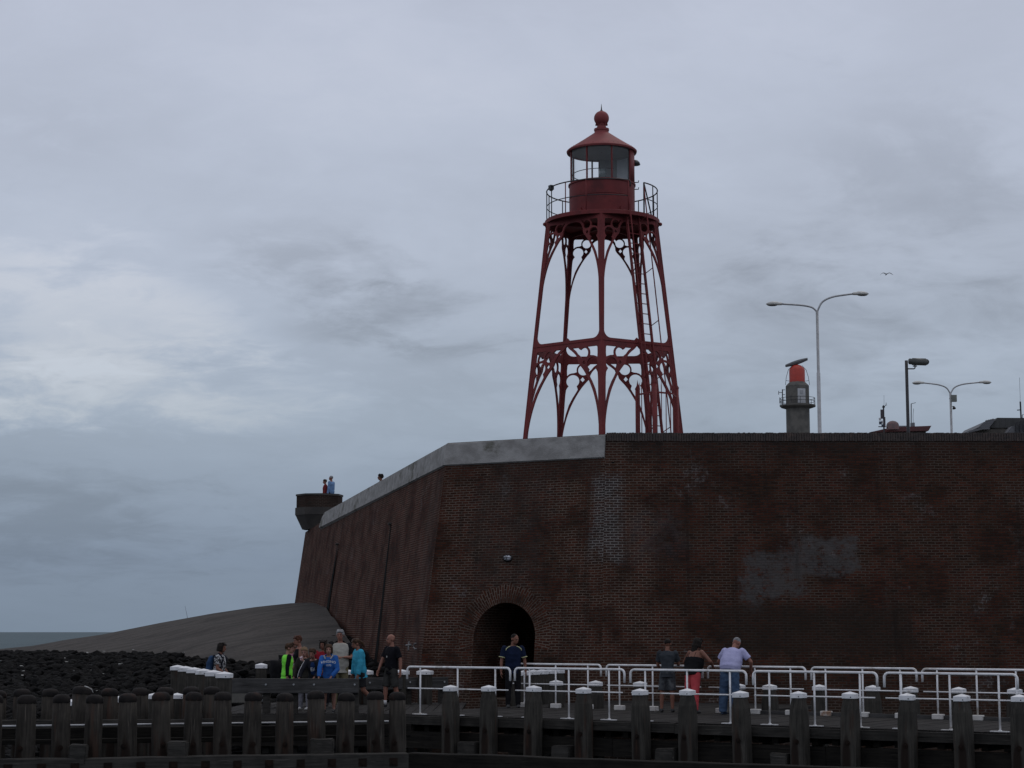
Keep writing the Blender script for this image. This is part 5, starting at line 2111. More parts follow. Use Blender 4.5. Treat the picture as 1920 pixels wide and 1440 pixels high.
class Person:
    """one figure: skeleton from pose angles, one fused body, clothes as children"""

    def __init__(s, label, loc, face, h, skin=SKIN, girth=1.0, lean=0.0, side=0.0, twist=0.0, nod=0.0, turn=0.0,
                 arms=None, legs=None, shoulder=1.0, hs=1.0, group=None, name='person', curl=.5):
        s.h, s.g, s.skin = h, girth, skin
        hs *= 1.10
        if h < 1.6: shoulder *= .90
        s.root = empty(name, loc, R(face), label, 'person', group)
        s.hs = hs
        H = V((0, 0, 0))
        legs = legs or {}
        arms = arms or {}
        s.legs = {}
        for k, sx in (('r', -1), ('l', 1)):
            th, sh = legs.get(k, ((.0, -1, .06), (.0, -1, .02)))      # (forward, up, outward)
            def D(t): return V((sx * t[2], -t[0], t[1])).normalized()
            hip = H + V((sx * .050 * h, 0, -.02 * h))
            kn = hip + D(th) * .235 * h
            an = kn + D(sh) * .235 * h
            s.legs[k] = (hip, kn, an, sx)
        low = min(v[2].z for v in s.legs.values())
        dz_ = .040 * h - low
        H.z += dz_
        s.legs = {k: (a + V((0, 0, dz_)), b + V((0, 0, dz_)), c + V((0, 0, dz_)), sx) for k, (a, b, c, sx) in s.legs.items()}
        s.H = H
        rot = Matrix.Rotation(R(twist), 3, 'Z') @ Matrix.Rotation(R(side), 3, 'Y') @ Matrix.Rotation(R(lean), 3, 'X')
        s.rot = rot
        s.up = rot @ V((0, 0, 1)); s.ux = rot @ V((1, 0, 0)); s.uy = rot @ V((0, 1, 0))
        T = lambda x, y, z: H + s.ux * x * h + s.uy * y * h + s.up * z * h
        s.T = T
        s.neck0 = T(0, .012, .300)
        hr = Matrix.Rotation(R(turn), 3, 'Z') @ Matrix.Rotation(R(nod), 3, 'X')
        s.hr = hr
        nd = (s.up + V((0, 0, 1)) + hr @ V((0, -.35, 1))).normalized()
        s.neck1 = s.neck0 + nd * .045 * h
        s.head = s.neck1 + hr @ V((0, -.012 * h, .050 * h * hs))
        s.arms = {}
        for k, sx in (('r', -1), ('l', 1)):
            ua, fa = arms.get(k, ((.05, -1, .12), (.18, -1, .05)))
            def D(t): return V((sx * t[2], -t[0], t[1])).normalized()
            sh = T(sx * .108 * shoulder, .008, .272)
            if abs(lean) > 25: pass
            el = sh + D(ua) * .172 * h
            wr = el + D(fa) * .148 * h
            s.arms[k] = (sh, el, wr, sx)
        s.curl = curl
        s.shw = shoulder
        s.body()

    def rings(s, k=0.0, z0=-.03, z1=.31, bust=0.0):
        """torso cross-sections, grown by k metres"""
        h, g = s.h, s.g
        tab = [(-.045, .080, .062), (-.01, .093, .070), (.03, .092 * (.5 + .5 * g), .066 * g), (.08, .082 * g, .060 * g), (.13, .086 * g, .062 * g), (.19, .098 * (.6 + .4 * g), .068 * (.6 + .4 * g) + bust),
               (.235, .104 * s.shw, .064), (.275, .092 * s.shw, .050), (.300, .052, .040), (.318, .036, .036)]
        out = []
        for z, rx, ry in tab:
            if z0 - 1e-6 <= z <= z1 + 1e-6:
                out.append((s.T(0, .004 if z < .2 else .01, z), s.ux, s.uy, rx * h + k, ry * h + k))
        return out

    def body(s):
        h = s.h
        bm = NB()
        loft(bm, s.rings())
        for k, (a, b, c, sx) in s.legs.items():
            capsule(bm, a, b, .050 * h, .034 * h); capsule(bm, b, b.lerp(c, .35), .033 * h, .032 * h); capsule(bm, b.lerp(c, .3), c, .032 * h, .020 * h)
            fw = V((0, -1, 0))
            capsule(bm, c, c + fw * .06 * h + V((0, 0, -.022 * h)), .020 * h, .016 * h)
        for k, (a, b, c, sx) in s.arms.items():
            capsule(bm, a, a.lerp(b, .4), .032 * h, .029 * h); capsule(bm, a.lerp(b, .3), b, .029 * h, .023 * h)
            capsule(bm, b, b.lerp(c, .3), .023 * h, .0235 * h); capsule(bm, b.lerp(c, .25), c, .0235 * h, .0155 * h)
            s.hand(bm, b, c, sx)
        capsule(bm, s.neck0 - s.up * .02 * h, s.neck1, .033 * h, .029 * h)
        q = .1 * h * s.hs / .145        # head scale: unit head radius table below is for a 1.75 m adult
        q = h / 1.75 * s.hs
        P = lambda x, y, z: s.head + s.hr @ (V((x, y, z)) * q)
        s.P, s.q = P, q
        ball(bm, P(0, .010, .020), (.073 * q, .090 * q, .086 * q), 3, s.hr)
        ball(bm, P(0, -.030, -.048), (.053 * q, .058 * q, .062 * q), 3, s.hr)
        ball(bm, P(0, -.052, -.092), (.026 * q, .022 * q, .018 * q), 2, s.hr)
        ball(bm, P(0, -.040, -.020), (.060 * q, .045 * q, .045 * q), 2, s.hr)
        capsule(bm, P(0, -.084, .008), P(0, -.100, -.026), .009 * q, .014 * q)
        ball(bm, P(0, -.074, .026), (.046 * q, .016 * q, .012 * q), 2, s.hr)
        ball(bm, P(0, -.080, -.060), (.024 * q, .012 * q, .012 * q), 2, s.hr)
        for sx in (-1, 1): ball(bm, P(sx * .074, .014, -.008), (.012 * q, .022 * q, .034 * q), 2, s.hr)
        s.bodyo = fuse('body', bm, s.skin, s.root, .0095 if s.root.location.y < 62 else .016, 2)
        for sx in (-1, 1):
            bm = NB(); ball(bm, P(sx * .030, -.0835, .004), (.015 * q, .008 * q, .0075 * q), 2, s.hr)
            obj('eye', bm, EYE, s.bodyo, True)
        bm = NB(); ball(bm, P(0, -.0925, -.056), (.024 * q, .006 * q, .005 * q), 2, s.hr)
        obj('mouth', bm, LIP, s.bodyo, True)

    def hand(s, bm, el, wr, sx):
        h = s.h
        d = (wr - el).normalized()
        a = V((0, 0, 1)) if abs(d.z) < .75 else V((0, -1, 0))
        side = d.cross(a).normalized()           # across the knuckles
        pal = side.cross(d).normalized()         # palm normal
        if abs(d.z) < .75 and pal.z > 0: pal = -pal
        if abs(d.z) >= .75:
            side = V((0, -1, 0)) - d * V((0, -1, 0)).dot(d); side.normalize(); pal = side.cross(d) * 1.0
            if pal.x * sx > 0: pal = -pal        # palms face the body
        c = wr + d * .027 * h
        q = h
        for t in (-.5, 0, .5):
            capsule(bm, wr + side * t * .016 * q, wr + d * .048 * q + side * t * .030 * q, .0085 * q, .0080 * q, 8)
        cu = s.curl
        for i, (t, ln) in enumerate(((-.75, .036), (-.25, .044), (.25, .047), (.75, .042))):
            b = wr + d * .050 * q + side * t * .021 * q
            k1 = b + (d * math.cos(cu * .6) + pal * math.sin(cu * .6)) * ln * .55 * q
            k2 = k1 + (d * math.cos(cu * 1.7) + pal * math.sin(cu * 1.7)) * ln * .5 * q
            capsule(bm, b, k1, .0050 * q, .0046 * q, 8); capsule(bm, k1, k2, .0046 * q, .0040 * q, 8)
        b = wr + d * .016 * q + side * .014 * q
        k1 = b + (d * .62 + side * .62 + pal * .45).normalized() * .024 * q
        k2 = k1 + (d * .85 + side * .18 + pal * .45).normalized() * .020 * q
        capsule(bm, b, k1, .0070 * q, .0056 * q, 8); capsule(bm, k1, k2, .0056 * q, .0046 * q, 8)

    # clothing ------------------------------------------------------
    def top(s, name, mat, sleeve=0.0, hem=-.03, k=.012, loose=1.0, neck=.300, wrinkle=.006, straps=False, bust=0.0, hood=False, flare=0.0, voxel=.013):
        h = s.h
        bm = NB()
        z1 = .275 if not straps else .19
        rg = s.rings(k * loose, hem, z1, bust)
        if not straps:
            c, ux, uy, rx, ry = rg[-1]
            rg.append((s.T(0, .012, neck), ux, uy, .050 * h, .044 * h))
        if hem < -.045:
            c, ux, uy, rx, ry = rg[0]
            rg.insert(0, (s.T(0, .004, hem), ux, uy, rx + .008 + flare, ry + .008 + flare))
        elif flare:
            c, ux, uy, rx, ry = rg[0]
            rg[0] = (c, ux, uy, rx + flare, ry + flare)
        loft(bm, rg)
        if straps:
            for sx in (-1, 1):
                tube(bm, [s.T(sx * .055, -.066, .18), s.T(sx * .058, -.060, .235), s.T(sx * .06, .005, .300), s.T(sx * .056, .062, .25), s.T(sx * .052, .075, .18)], .0085 * h, 8)
        if sleeve > 0:
            for key, (a, b, c, sx) in s.arms.items():
                e = k * .9
                ball(bm, a, .030 * h + e, 2)
                if sleeve <= .5:
                    m_ = a.lerp(b, sleeve / .5 * .86)
                    frustum(bm, a, m_, .031 * h + e, .028 * h + e * 1.5)
                else:
                    capsule(bm, a, b, .034 * h + e, .026 * h + e)
                    m_ = b.lerp(c, (sleeve - .5) / .5)
                    frustum(bm, b, m_, .026 * h + e, .019 * h + e)
                    ball(bm, b, .026 * h + e, 2)
        if hood:
            for t in range(-80, 81, 20):
                a = R(t)
                p = s.T(math.sin(a) * .062, .010 + math.cos(a) * .050, .300 + .012 * math.cos(a))
                q = s.T(math.sin(a) * .075, .020 + math.cos(a) * .062, .282)
                capsule(bm, p, q, .016 * h, .018 * h, 8)
        return fuse(name, bm, mat, s.root, voxel, 3, wrinkle, h * 31)

    def bottom(s, name, mat, length=1.0, k=.010, wrinkle=.006, flare=.0):
        """length 1 = to the ankle, .5 = to the knee"""
        h = s.h
        bm = NB()
        loft(bm, s.rings(min(k, .016), -.045, .035))
        for key, (a, b, c, sx) in s.legs.items():
            e = k
            if length <= .5:
                m_ = a.lerp(b, length / .5)
                capsule(bm, a, a.lerp(m_, .5), .052 * h + e, .050 * h + e)
                frustum(bm, a.lerp(m_, .45), m_, .050 * h + e, .044 * h + e + flare)
            else:
                capsule(bm, a, b, .052 * h + e, .037 * h + e)
                m_ = b.lerp(c, (length - .5) / .5 * 1.06)
                frustum(bm, b, m_, .037 * h + e, .026 * h + e + flare)
        return fuse(name, bm, mat, s.root, .014, 3, wrinkle, h * 17)

    def shoes(s, mat, sock=None, sole=None):
        h = s.h
        for key, (a, b, c, sx) in s.legs.items():
            sh = (c - b).normalized()
            pitch = max(0.0, min(1.2, math.atan2(-sh.y, -sh.z) * -1)) if sh.y > .25 else 0.0
            fr = Matrix.Rotation(pitch, 3, 'X') @ V((0, -1, 0)); dn = Matrix.Rotation(pitch, 3, 'X') @ V((0, 0, -1))
            bm = NB()
            capsule(bm, c + dn * .012 * h - fr * .012 * h, c + dn * .016 * h + fr * .03 * h, .026 * h, .025 * h)
            capsule(bm, c + dn * .018 * h + fr * .02 * h, c + dn * .024 * h + fr * .092 * h, .025 * h, .018 * h)
            capsule(bm, c + dn * .024 * h - fr * .02 * h, c + dn * .026 * h + fr * .09 * h, .019 * h, .016 * h)
            so_ = fuse('shoe', bm, mat, s.root, .010, 2)
            if sole:
                bm = NB()
                capsule(bm, c + dn * .036 * h - fr * .022 * h, c + dn * .036 * h + fr * .095 * h, .012 * h, .010 * h)
                fuse('sole', bm, sole, so_, .008, 1)
            if sock:
                bm = NB(); frustum(bm, c - sh * .055 * h, c, .026 * h, .024 * h); obj('sock', bm, sock, s.root, True)

    def hair(s, mat, style='short', seed=1):
        q, P, hr = s.q, s.P, s.hr
        bm = NB()
        rnd = random.Random(seed)
        if style == 'cropped':
            ball(bm, P(0, .018, .030), (.076 * q, .086 * q, .080 * q), 3, hr)
        else:
            ball(bm, P(0, .020, .032), (.083 * q, .092 * q, .086 * q), 3, hr)
            for _ in range(46):
                a = rnd.uniform(-2.5, 2.5)
                z = rnd.uniform(-.03, .10)
                r_ = math.sqrt(max(.1, 1 - ((z - .03) / .09) ** 2))
                p = (math.sin(a) * .074 * r_, .018 + math.cos(a) * .084 * r_, z)
                if p[1] < -.03 and z < .06: continue
                ball(bm, P(*p), rnd.uniform(.013, .024) * q, 1)
            if style in ('short', 'bob', 'curly', 'long', 'pony'):
                for x in (-.045, -.02, .005, .03, .05):
                    capsule(bm, P(x, -.03, .105), P(x * 1.15 + .008, -.080, .070 - .01 * abs(x) * 20), .020 * q, .014 * q, 8)
            if style in ('bob', 'long', 'curly'):
                for a in range(-125, 126, 25):
                    x, y = math.sin(R(a)) * .074, .012 + math.cos(R(a)) * .080
                    capsule(bm, P(x, y, .03), P(x * 1.10, y * 1.05 + .004, -.075), .026 * q, .020 * q, 8)
            if style == 'curly':
                for _ in range(40):
                    a = rnd.uniform(-2.6, 2.6); z = rnd.uniform(-.05, .12)
                    ball(bm, P(math.sin(a) * .085, .018 + math.cos(a) * .088, z), rnd.uniform(.018, .028) * q, 1)
            if style == 'long':
                for a in range(-60, 61, 20):
                    x, y = math.sin(R(a)) * .075, .02 + math.cos(R(a)) * .08
                    e = P(x, y, -.06)
                    capsule(bm, e, e + V((0, .0, -.17 * q)) + hr @ V((x * .2, .03, 0)), .026 * q, .018 * q, 8)
            if style == 'pony':
                capsule(bm, P(0, .095, .03), P(0, .15, -.02), .03 * q, .034 * q); capsule(bm, P(0, .15, -.02), P(.0, .17, -.14), .034 * q, .018 * q)
        return fuse('hair', bm, mat, s.root, .010, 1, .004, seed)


HAIR_D = M('dark hair', (.016, .012, .010), (.010, .008, .007), 20, .6, bump=.4, bscale=90, spec=.1)
HAIR_B = M('brown hair', (.060, .034, .021), (.036, .021, .014), 20, .6, bump=.4, bscale=90, spec=.1)
HAIR_R = M('auburn hair', (.085, .034, .020), (.05, .022, .015), 20, .6, bump=.4, bscale=90, spec=.1)
HAIR_F = M('fair hair', (.20, .135, .080), (.13, .085, .05), 20, .6, bump=.4, bscale=90, spec=.1)
HAIR_G = M('grey hair', (.25, .25, .255), (.13, .13, .135), 22, .6, bump=.4, bscale=90, spec=.1)
SHOE_D = M('dark shoe', (.020, .020, .022), (.012, .012, .013), 8, .6)
SHOE_W = M('pale sole', (.45, .45, .44), (.35, .35, .34), 8, .6)
JEANS = cloth('blue jeans', (.055, .090, .150), (.035, .058, .105))


def project_text(body, size, z, target, root, mat, name, arch=0.0, x0=0.0, dy=.004, skew=0.0):
    """print lettering onto the front of a garment"""
    me = text_mesh(body, size, 0.0)
    tm = target.data
    bvh = BVHTree.FromPolygons([v_.co.copy() for v_ in tm.vertices], [tuple(p.vertices) for p in tm.polygons])
    bm = NB(); bm.from_mesh(me); bpy.data.meshes.remove(me)
    bmesh.ops.triangulate(bm, faces=bm.faces[:])
    bmesh.ops.subdivide_edges(bm, edges=bm.edges[:], cuts=1)
    for v_ in bm.verts:
        x, zz = v_.co.x + x0, v_.co.y + z
        zz += skew * v_.co.x
        zz -= arch * (v_.co.x ** 2)
        hit = bvh.ray_cast(V((x, -2, zz)), V((0, 1, 0)))
        y = hit[0].y if hit[0] else -.1
        v_.co = V((x, y - dy, zz))
    return obj(name, bm, mat, target)


def foot(px, py):
    return at_z(px, py, 0.0)


def at_depth(px, Y):
    p = at_y(px, 1300, Y); p.z = 0
    return p


# three visitors leaning on the far rail, backs to us
def rail_foot(px, off):
    p = on_line(px, 1330, Pr - V((-Dr.y, Dr.x, 0)) * off, Dr); p.z = 0
    return p


FACE_AWAY = math.degrees(math.atan2(Dr.y, Dr.x)) + 180
p = Person('boy in dark grey T-shirt and patterned shorts leaning on the far white rail', rail_foot(1252, .34), FACE_AWAY + 22, 1.66, SKIN_T, .92, lean=9, nod=6, turn=10,
           arms={'r': ((.45, -.85, .15), (.95, -.1, -.2)), 'l': ((.30, -.95, .22), (.75, -.55, -.1))}, legs={'r': ((.02, -1, .05), (-.02, -1, .02)), 'l': ((.0, -1, .10), (-.05, -1, .04))}, hs=1.0)
p.top('tshirt', cloth('charcoal tshirt', (.042, .048, .056)), .42, -.07, .016, flare=.006)
p.bottom('shorts', M('camouflage shorts', (.050, .056, .062), (.020, .024, .030), 16, .85, c3=(.085, .09, .095)), .46, .014, flare=.012)
p.hair(HAIR_D, 'cropped'); p.shoes(SHOE_D)
p = Person('woman in black strappy top and coral red trousers leaning over the rail', rail_foot(1300, .50), FACE_AWAY - 12, 1.70, SKIN_T, 1.45, lean=17, side=3, nod=14, turn=-16,
           arms={'r': ((.35, -.75, .62), (.75, -.50, -.35)), 'l': ((.15, -.72, .72), (.72, -.55, -.1))}, legs={'r': ((-.10, -1, .04), (-.05, -1, .02)), 'l': ((.05, -1, .20), (-.32, -1, .12))}, hs=1.0)
p.top('camisole', cloth('black camisole', (.012, .012, .014)), 0, -.045, .026, straps=True, bust=.01, flare=.012)
p.bottom('trousers', cloth('coral trousers', (.50, .075, .085), (.42, .058, .068)), .97, .028)
p.hair(HAIR_D, 'long', 4); p.shoes(SHOE_D)
p = Person('grey haired man in pale lilac shirt and blue jeans leaning over the rail', rail_foot(1369, .52), FACE_AWAY + 4, 1.79, SKIN, 1.48, lean=27, nod=44, turn=-10,
           arms={'r': ((.22, -.80, .62), (.62, -.72, -.30)), 'l': ((.22, -.80, .62), (.62, -.72, -.30))}, legs={'r': ((-.06, -1, .12), (-.10, -1, .03)), 'l': ((-.02, -1, .12), (-.10, -1, .03))}, shoulder=1.08)
p.top('polo_shirt', cloth('lilac shirt', (.40, .40, .60), (.34, .34, .53)), .42, -.03, .022, loose=1.2)
p.bottom('jeans', JEANS, 1.0, .040, .012)
p.hair(HAIR_G, 'cropped'); p.shoes(cloth('blue canvas shoe', (.05, .07, .11)), None, SHOE_D)

# man standing in the archway
am = Person('man in navy T-shirt with yellow piping standing in the archway', foot(962, 1327), 8, 1.77, SKIN_T, 1.18, lean=-1, nod=16, turn=38,
            arms={'r': ((.02, -1, .22), (.12, -1, .06)), 'l': ((.02, -1, .24), (.10, -1, .10))}, shoulder=1.1)
sh_ = am.top('tshirt', cloth('navy tshirt', (.010, .016, .040)), .44, -.07, .018)
am.bottom('trousers', cloth('black trousers', (.012, .012, .014)), 1.0, .013)
am.hair(HAIR_D, 'cropped'); am.shoes(SHOE_D)
PIPE = M('yellow piping', (.50, .50, .26), (.42, .42, .22), 6, .7)
for k_, (a, b, c, sx) in am.arms.items():
    bm = NB()
    m_ = a.lerp(b, .74)
    d_ = (b - a).normalized()
    x_ = d_.cross(V((0, 1, 0))).normalized(); y_ = d_.cross(x_)
    tube(bm, [m_ + (x_ * math.cos(t * .4) + y_ * math.sin(t * .4)) * .078 for t in range(17)], .011, 6)
    obj('cuff_piping', bm, PIPE, sh_, True)
    bm = NB()
    tube(bm, [am.T(sx * .045, -.045, .296), am.T(sx * .075, -.052, .283), am.T(sx * .10, -.062, .262), am.T(sx * .108, -.066, .238)], .010, 6)
    obj('shoulder_piping', bm, PIPE, sh_, True)

# bald man striding to the left
p = Person('bald man in black V-neck T-shirt and grey shorts walking left', foot(733, 1326), -52, 1.76, SKIN, 1.12, lean=0, nod=4, turn=-14,
           arms={'r': ((.35, -.92, .16), (.40, -.90, .0)), 'l': ((-.25, -.95, .20), (.05, -1, .05))}, legs={'r': ((.20, -1, .05), (.05, -1, .02)), 'l': ((-.12, -1, .05), (-.30, -1, .02))}, shoulder=1.06)
bs = p.top('tshirt', cloth('black tshirt', (.010, .010, .013)), .44, -.075, .017)
p.bottom('shorts', cloth('dark grey shorts', (.045, .045, .043)), .49, .016, flare=.014)
p.shoes(SHOE_D, M('white sock', (.55, .55, .55), (.48, .48, .48), 8, .8), SHOE_W)
bm = NB(); ball(bm, p.T(.01, -.082, .16), (.012, .008, .03), 2); obj('sunglasses', bm, SHOE_W, bs)

# woman with rucksack, far left
p = Person('dark haired woman in black and white floral blouse looking right', at_depth(410, 33.6) + V((0, 0, -.06)), 78, 1.62, SKIN_T, 1.1, lean=4, nod=6,
           arms={'r': ((.05, -1, .12), (.8, -.55, -.1)), 'l': ((.05, -1, .12), (.6, -.7, 0))})
p.top('blouse', M('floral blouse', (.012, .012, .014), (.40, .40, .41), 17, .8, contrast=(.50, .55)), .40, -.08, .016)
p.bottom('trousers', cloth('black trousers', (.012, .012, .014)), 1.0, .013)
p.hair(HAIR_D, 'bob', 8); p.shoes(SHOE_D)
bp_ = empty('backpack', p.root.location, R(78), 'blue backpack on the back of the floral-bloused woman', 'backpack')
bm = NB()
loft(bm, [(p.T(0, .135, .00), p.ux, p.uy, .13, .06), (p.T(0, .145, .06), p.ux, p.uy, .15, .09), (p.T(0, .14, .18), p.ux, p.uy, .145, .085), (p.T(0, .125, .26), p.ux, p.uy, .11, .06), (p.T(0, .118, .275), p.ux, p.uy, .05, .03)])
fuse('bag', bm, cloth('blue rucksack', (.030, .062, .130)), bp_, .014, 3, .006)
for sx in (-1, 1):
    bm = NB(); tube(bm, [p.T(sx * .06, .09, .27), p.T(sx * .07, .0, .312), p.T(sx * .075, -.07, .25), p.T(sx * .085, -.05, .12), p.T(sx * .08, .08, .05)], .018, 6)
    obj('strap', bm, cloth('dark strap', (.012, .015, .025)), bp_, True)

# ---- the group at the beam
KID = 1.42
p = Person('child in neon green vest over black sleeves, facing right', at_depth(538, 34.4), 112, 1.52, SKIN_P, .98, lean=2, nod=8, turn=-14, hs=1.08,
           arms={'r': ((-.22, -1, .16), (.0, -1, .05)), 'l': ((.10, -1, .22), (.35, -.9, -.1))})
p.top('sweater', cloth('black sweater', (.012, .012, .014)), .97, -.05, .012)
p.top('safety_vest', M('neon green vest', (.20, .80, .045), (.16, .70, .035), 5, .7), 0, -.09, .030, wrinkle=.009, flare=.012)
p.bottom('trousers', cloth('black trousers', (.012, .012, .014)), 1.0, .012)
p.hair(HAIR_B, 'short', 12); p.shoes(SHOE_D)
p = Person('person with dark sunglasses looking right behind the neon vest', at_depth(546, 35.3), 66, 1.54, SKIN, 1.0, nod=4, turn=0, hs=1.05)
p.top('pink_top', cloth('pink top', (.42, .20, .26)), .4, -.05, .014)
p.bottom('trousers', cloth('dark trousers', (.02, .02, .025)), 1.0, .012)
p.hair(HAIR_B, 'short', 21); p.shoes(SHOE_D)
bm = NB()
q = p.q
for sx in (-1, 1): ball(bm, p.P(sx * .032, -.090, .006), (.026 * q, .012 * q, .020 * q), 2, p.hr)
tube(bm, [p.P(-.06, -.085, .010), p.P(-.078, .0, .008)], .004, 5); tube(bm, [p.P(.06, -.085, .010), p.P(.078, .0, .008)], .004, 5); tube(bm, [p.P(-.03, -.098, .01), p.P(.03, -.098, .01)], .004, 5)
obj('sunglasses', bm, BLACK, p.root, True)
p = Person('woman in black tank top with short auburn hair facing left', at_depth(561, 34.9), -72, 1.72, SKIN, 1.12, lean=3, nod=10, turn=8,
           arms={'r': ((.12, -1, .12), (.75, -.62, -.1)), 'l': ((.10, -1, .14), (.70, -.70, -.15))})
p.top('tank_top', cloth('black tank top', (.011, .011, .013)), 0, -.09, .014, neck=.285, bust=.012)
p.bottom('trousers', cloth('dark trousers', (.02, .02, .025)), .5, .014)
p.hair(HAIR_R, 'short', 31); p.shoes(SHOE_D, None, SHOE_W)
p = Person('woman in red top with dark hair pointing to the left', at_depth(605, 35.4), -8, 1.60, SKIN_T, 1.1, lean=0, nod=2, turn=-10, curl=.35,
           arms={'r': ((.50, -.70, .50), (.25, .92, .30)), 'l': ((.30, -.95, .12), (.7, -.6, -.5))})
p.top('red_top', cloth('red top', (.30, .022, .035)), .60, -.06, .015)
p.bottom('trousers', cloth('dark trousers', (.02, .02, .025)), 1.0, .012)
p.hair(HAIR_D, 'curly', 44); p.shoes(SHOE_D)
vm_ = Person('tall grey haired man in beige vest over black T-shirt, arms folded', at_depth(637, 34.9), 8, 1.86, SKIN, 1.15, nod=2, turn=-14,
             arms={'r': ((.22, -.95, .24), (.80, .10, -.60)), 'l': ((.22, -.95, .28), (.72, .02, -.85))}, shoulder=1.06)
vm_.top('tshirt', cloth('black tshirt', (.010, .010, .013)), .44, -.04, .014)
vm_.top('vest', cloth('beige vest', (.36, .35, .31), (.30, .29, .26)), 0, -.09, .026, wrinkle=.008, flare=.01)
vm_.bottom('trousers', cloth('khaki trousers', (.17, .15, .09)), 1.0, .014)
vm_.hair(HAIR_G, 'short', 51); vm_.shoes(SHOE_D)
p = Person('girl in turquoise jacket with brown ponytail stepping left', at_depth(675, 33.9), -68, 1.67, SKIN_T, 1.05, lean=8, nod=16, turn=-2,
           arms={'r': ((.10, -1, .12), (.18, -1, .0)), 'l': ((.06, -1, .14), (.22, -1, .0))}, legs={'r': ((.25, -1, .05), (.0, -1, .02)), 'l': ((-.12, -1, .05), (-.75, -.75, .02))})
p.top('jacket', cloth('turquoise jacket', (.045, .30, .43), (.036, .25, .37)), .97, -.09, .026, wrinkle=.010, flare=.02)
p.bottom('shorts', cloth('dark shorts', (.022, .022, .024)), .42, .014)
p.hair(HAIR_B, 'pony', 61); p.shoes(cloth('red brown shoe', (.09, .03, .025)))
dk = empty('shoulder_bag', p.root.location, R(-68), 'black bag on the back of the girl in turquoise', 'bag')
bm = NB()
loft(bm, [(p.T(0, .115, .10), p.ux, p.uy, .12, .04), (p.T(0, .12, .16), p.ux, p.uy, .14, .07), (p.T(0, .115, .25), p.ux, p.uy, .12, .06), (p.T(0, .10, .285), p.ux, p.uy, .06, .03)])
fuse('bag', bm, cloth('black bag', (.012, .012, .013)), dk, .014, 3, .005)

# the children at the beam
BY = 32.45
p = Person('child with fair hair wiping their face with a pink tissue', at_depth(571, 33.7), -22, 1.44, SKIN_P, 1.0, lean=6, nod=12, turn=20, hs=1.1,
           arms={'r': ((.35, -.9, .2), (.5, -.85, -.1)), 'l': ((.55, -.75, .15), (.35, .88, -.45))})
p.top('jacket', cloth('dark olive jacket', (.032, .030, .026)), .97, -.06, .018)
p.bottom('trousers', cloth('pale grey trousers', (.20, .20, .23)), 1.0, .012)
p.hair(HAIR_F, 'short', 71); p.shoes(SHOE_W)
ws = p.arms['l'][2]
tis = empty('tissue', p.root.location, R(-22), 'pink and white tissue held to the fair-haired child\'s face', 'tissue')
bm = NB()
c_ = ws + (p.arms['l'][2] - p.arms['l'][1]).normalized() * .06
for i in range(9): ball(bm, c_ + V((rnd.uniform(-.03, .03), rnd.uniform(-.03, .0), rnd.uniform(-.05, .05))), rnd.uniform(.018, .032), 1)
fuse('paper', bm, M('pink tissue', (.55, .30, .36), (.60, .52, .54), 14, .9), tis, .008, 1, .004)
p = Person('boy in dark track jacket with white sleeve stripes leaning on the beam', at_depth(590, BY + .62 / K), -8, 1.46, SKIN, 1.0, lean=26, nod=14, turn=-6, hs=1.1,
           arms={'r': ((.38, -.85, .42), (.62, -.72, .10)), 'l': ((.45, -.88, .18), (.62, -.62, -.45))})
tj = p.top('track_jacket', cloth('dark track jacket', (.020, .021, .027)), .97, -.05, .018)
p.bottom('trousers', cloth('dark trousers', (.02, .02, .025)), .5, .012)
p.hair(HAIR_B, 'short', 81); p.shoes(SHOE_D, None, SHOE_W)
bm = NB()
loft(bm, [(p.T(0, -.062, .08), p.ux, p.uy, .055, .020), (p.T(0, -.066, .16), p.ux, p.uy, .060, .022), (p.T(0, -.060, .24), p.ux, p.uy, .055, .020), (p.T(0, -.048, .285), p.ux, p.uy, .035, .014)])
ts = fuse('tshirt', bm, cloth('royal blue tshirt', (.016, .040, .12)), p.root, .010, 2)
project_text('EA', .115, p.T(0, 0, .11).z, ts, p.root, M('white print', (.55, .57, .60), (.48, .5, .52), 9, .8), 'lettering', 0, .012)
for k_, (a, b, c, sx) in p.arms.items():
    bm = NB()
    o_ = V((sx * 1.0, -.25, .25)).normalized()
    tube(bm, [a + o_ * .062, a.lerp(b, .5) + o_ * .058, b + o_ * .050, b.lerp(c, .5) + o_ * .046, c.lerp(b, .06) + o_ * .036], .010, 6)
    obj('sleeve_stripe', bm, M('white stripe', (.60, .60, .62), (.52, .52, .54), 9, .8), tj, True)
hg = Person('girl in bright blue lettered hoodie with one arm over the beam', at_depth(617, BY + .34 / K), -4, 1.53, SKIN_P, .95, lean=17, nod=4, turn=8, hs=1.06,
            arms={'r': ((.55, -.82, .10), (.40, -.92, .02)), 'l': ((.10, -.95, .22), (.42, -.72, -.55))}, legs={'r': ((.02, -1, .05), (0, -1, .02)), 'l': ((.02, -1, .09), (0, -1, .02))})
hd = hg.top('hoodie', cloth('bright blue hoodie', (.030, .115, .36), (.024, .092, .30)), .97, -.06, .020, wrinkle=.007, hood=True, voxel=.012)
PRINT = M('white print', (.55, .57, .60))
project_text('VINGINO', .078, hg.T(0, 0, .205).z, hd, hg.root, PRINT, 'lettering', .9, .01)
project_text('1970', .062, hg.T(0, 0, .150).z, hd, hg.root, PRINT, 'lettering', 0, .01)
bm = NB()
for sx in (-1, 1):
    capsule(bm, hg.T(sx * .040, -.058, .285), hg.T(sx * .062, -.012, .312), .014, .022)
fuse('hood_lining', bm, cloth('pale lining', (.36, .36, .37)), hd, .009, 2)
hg.bottom('shorts', cloth('dark shorts', (.022, .022, .024)), .40, .012)
hg.hair(HAIR_B, 'bob', 91); hg.shoes(SHOE_D, None, SHOE_W)

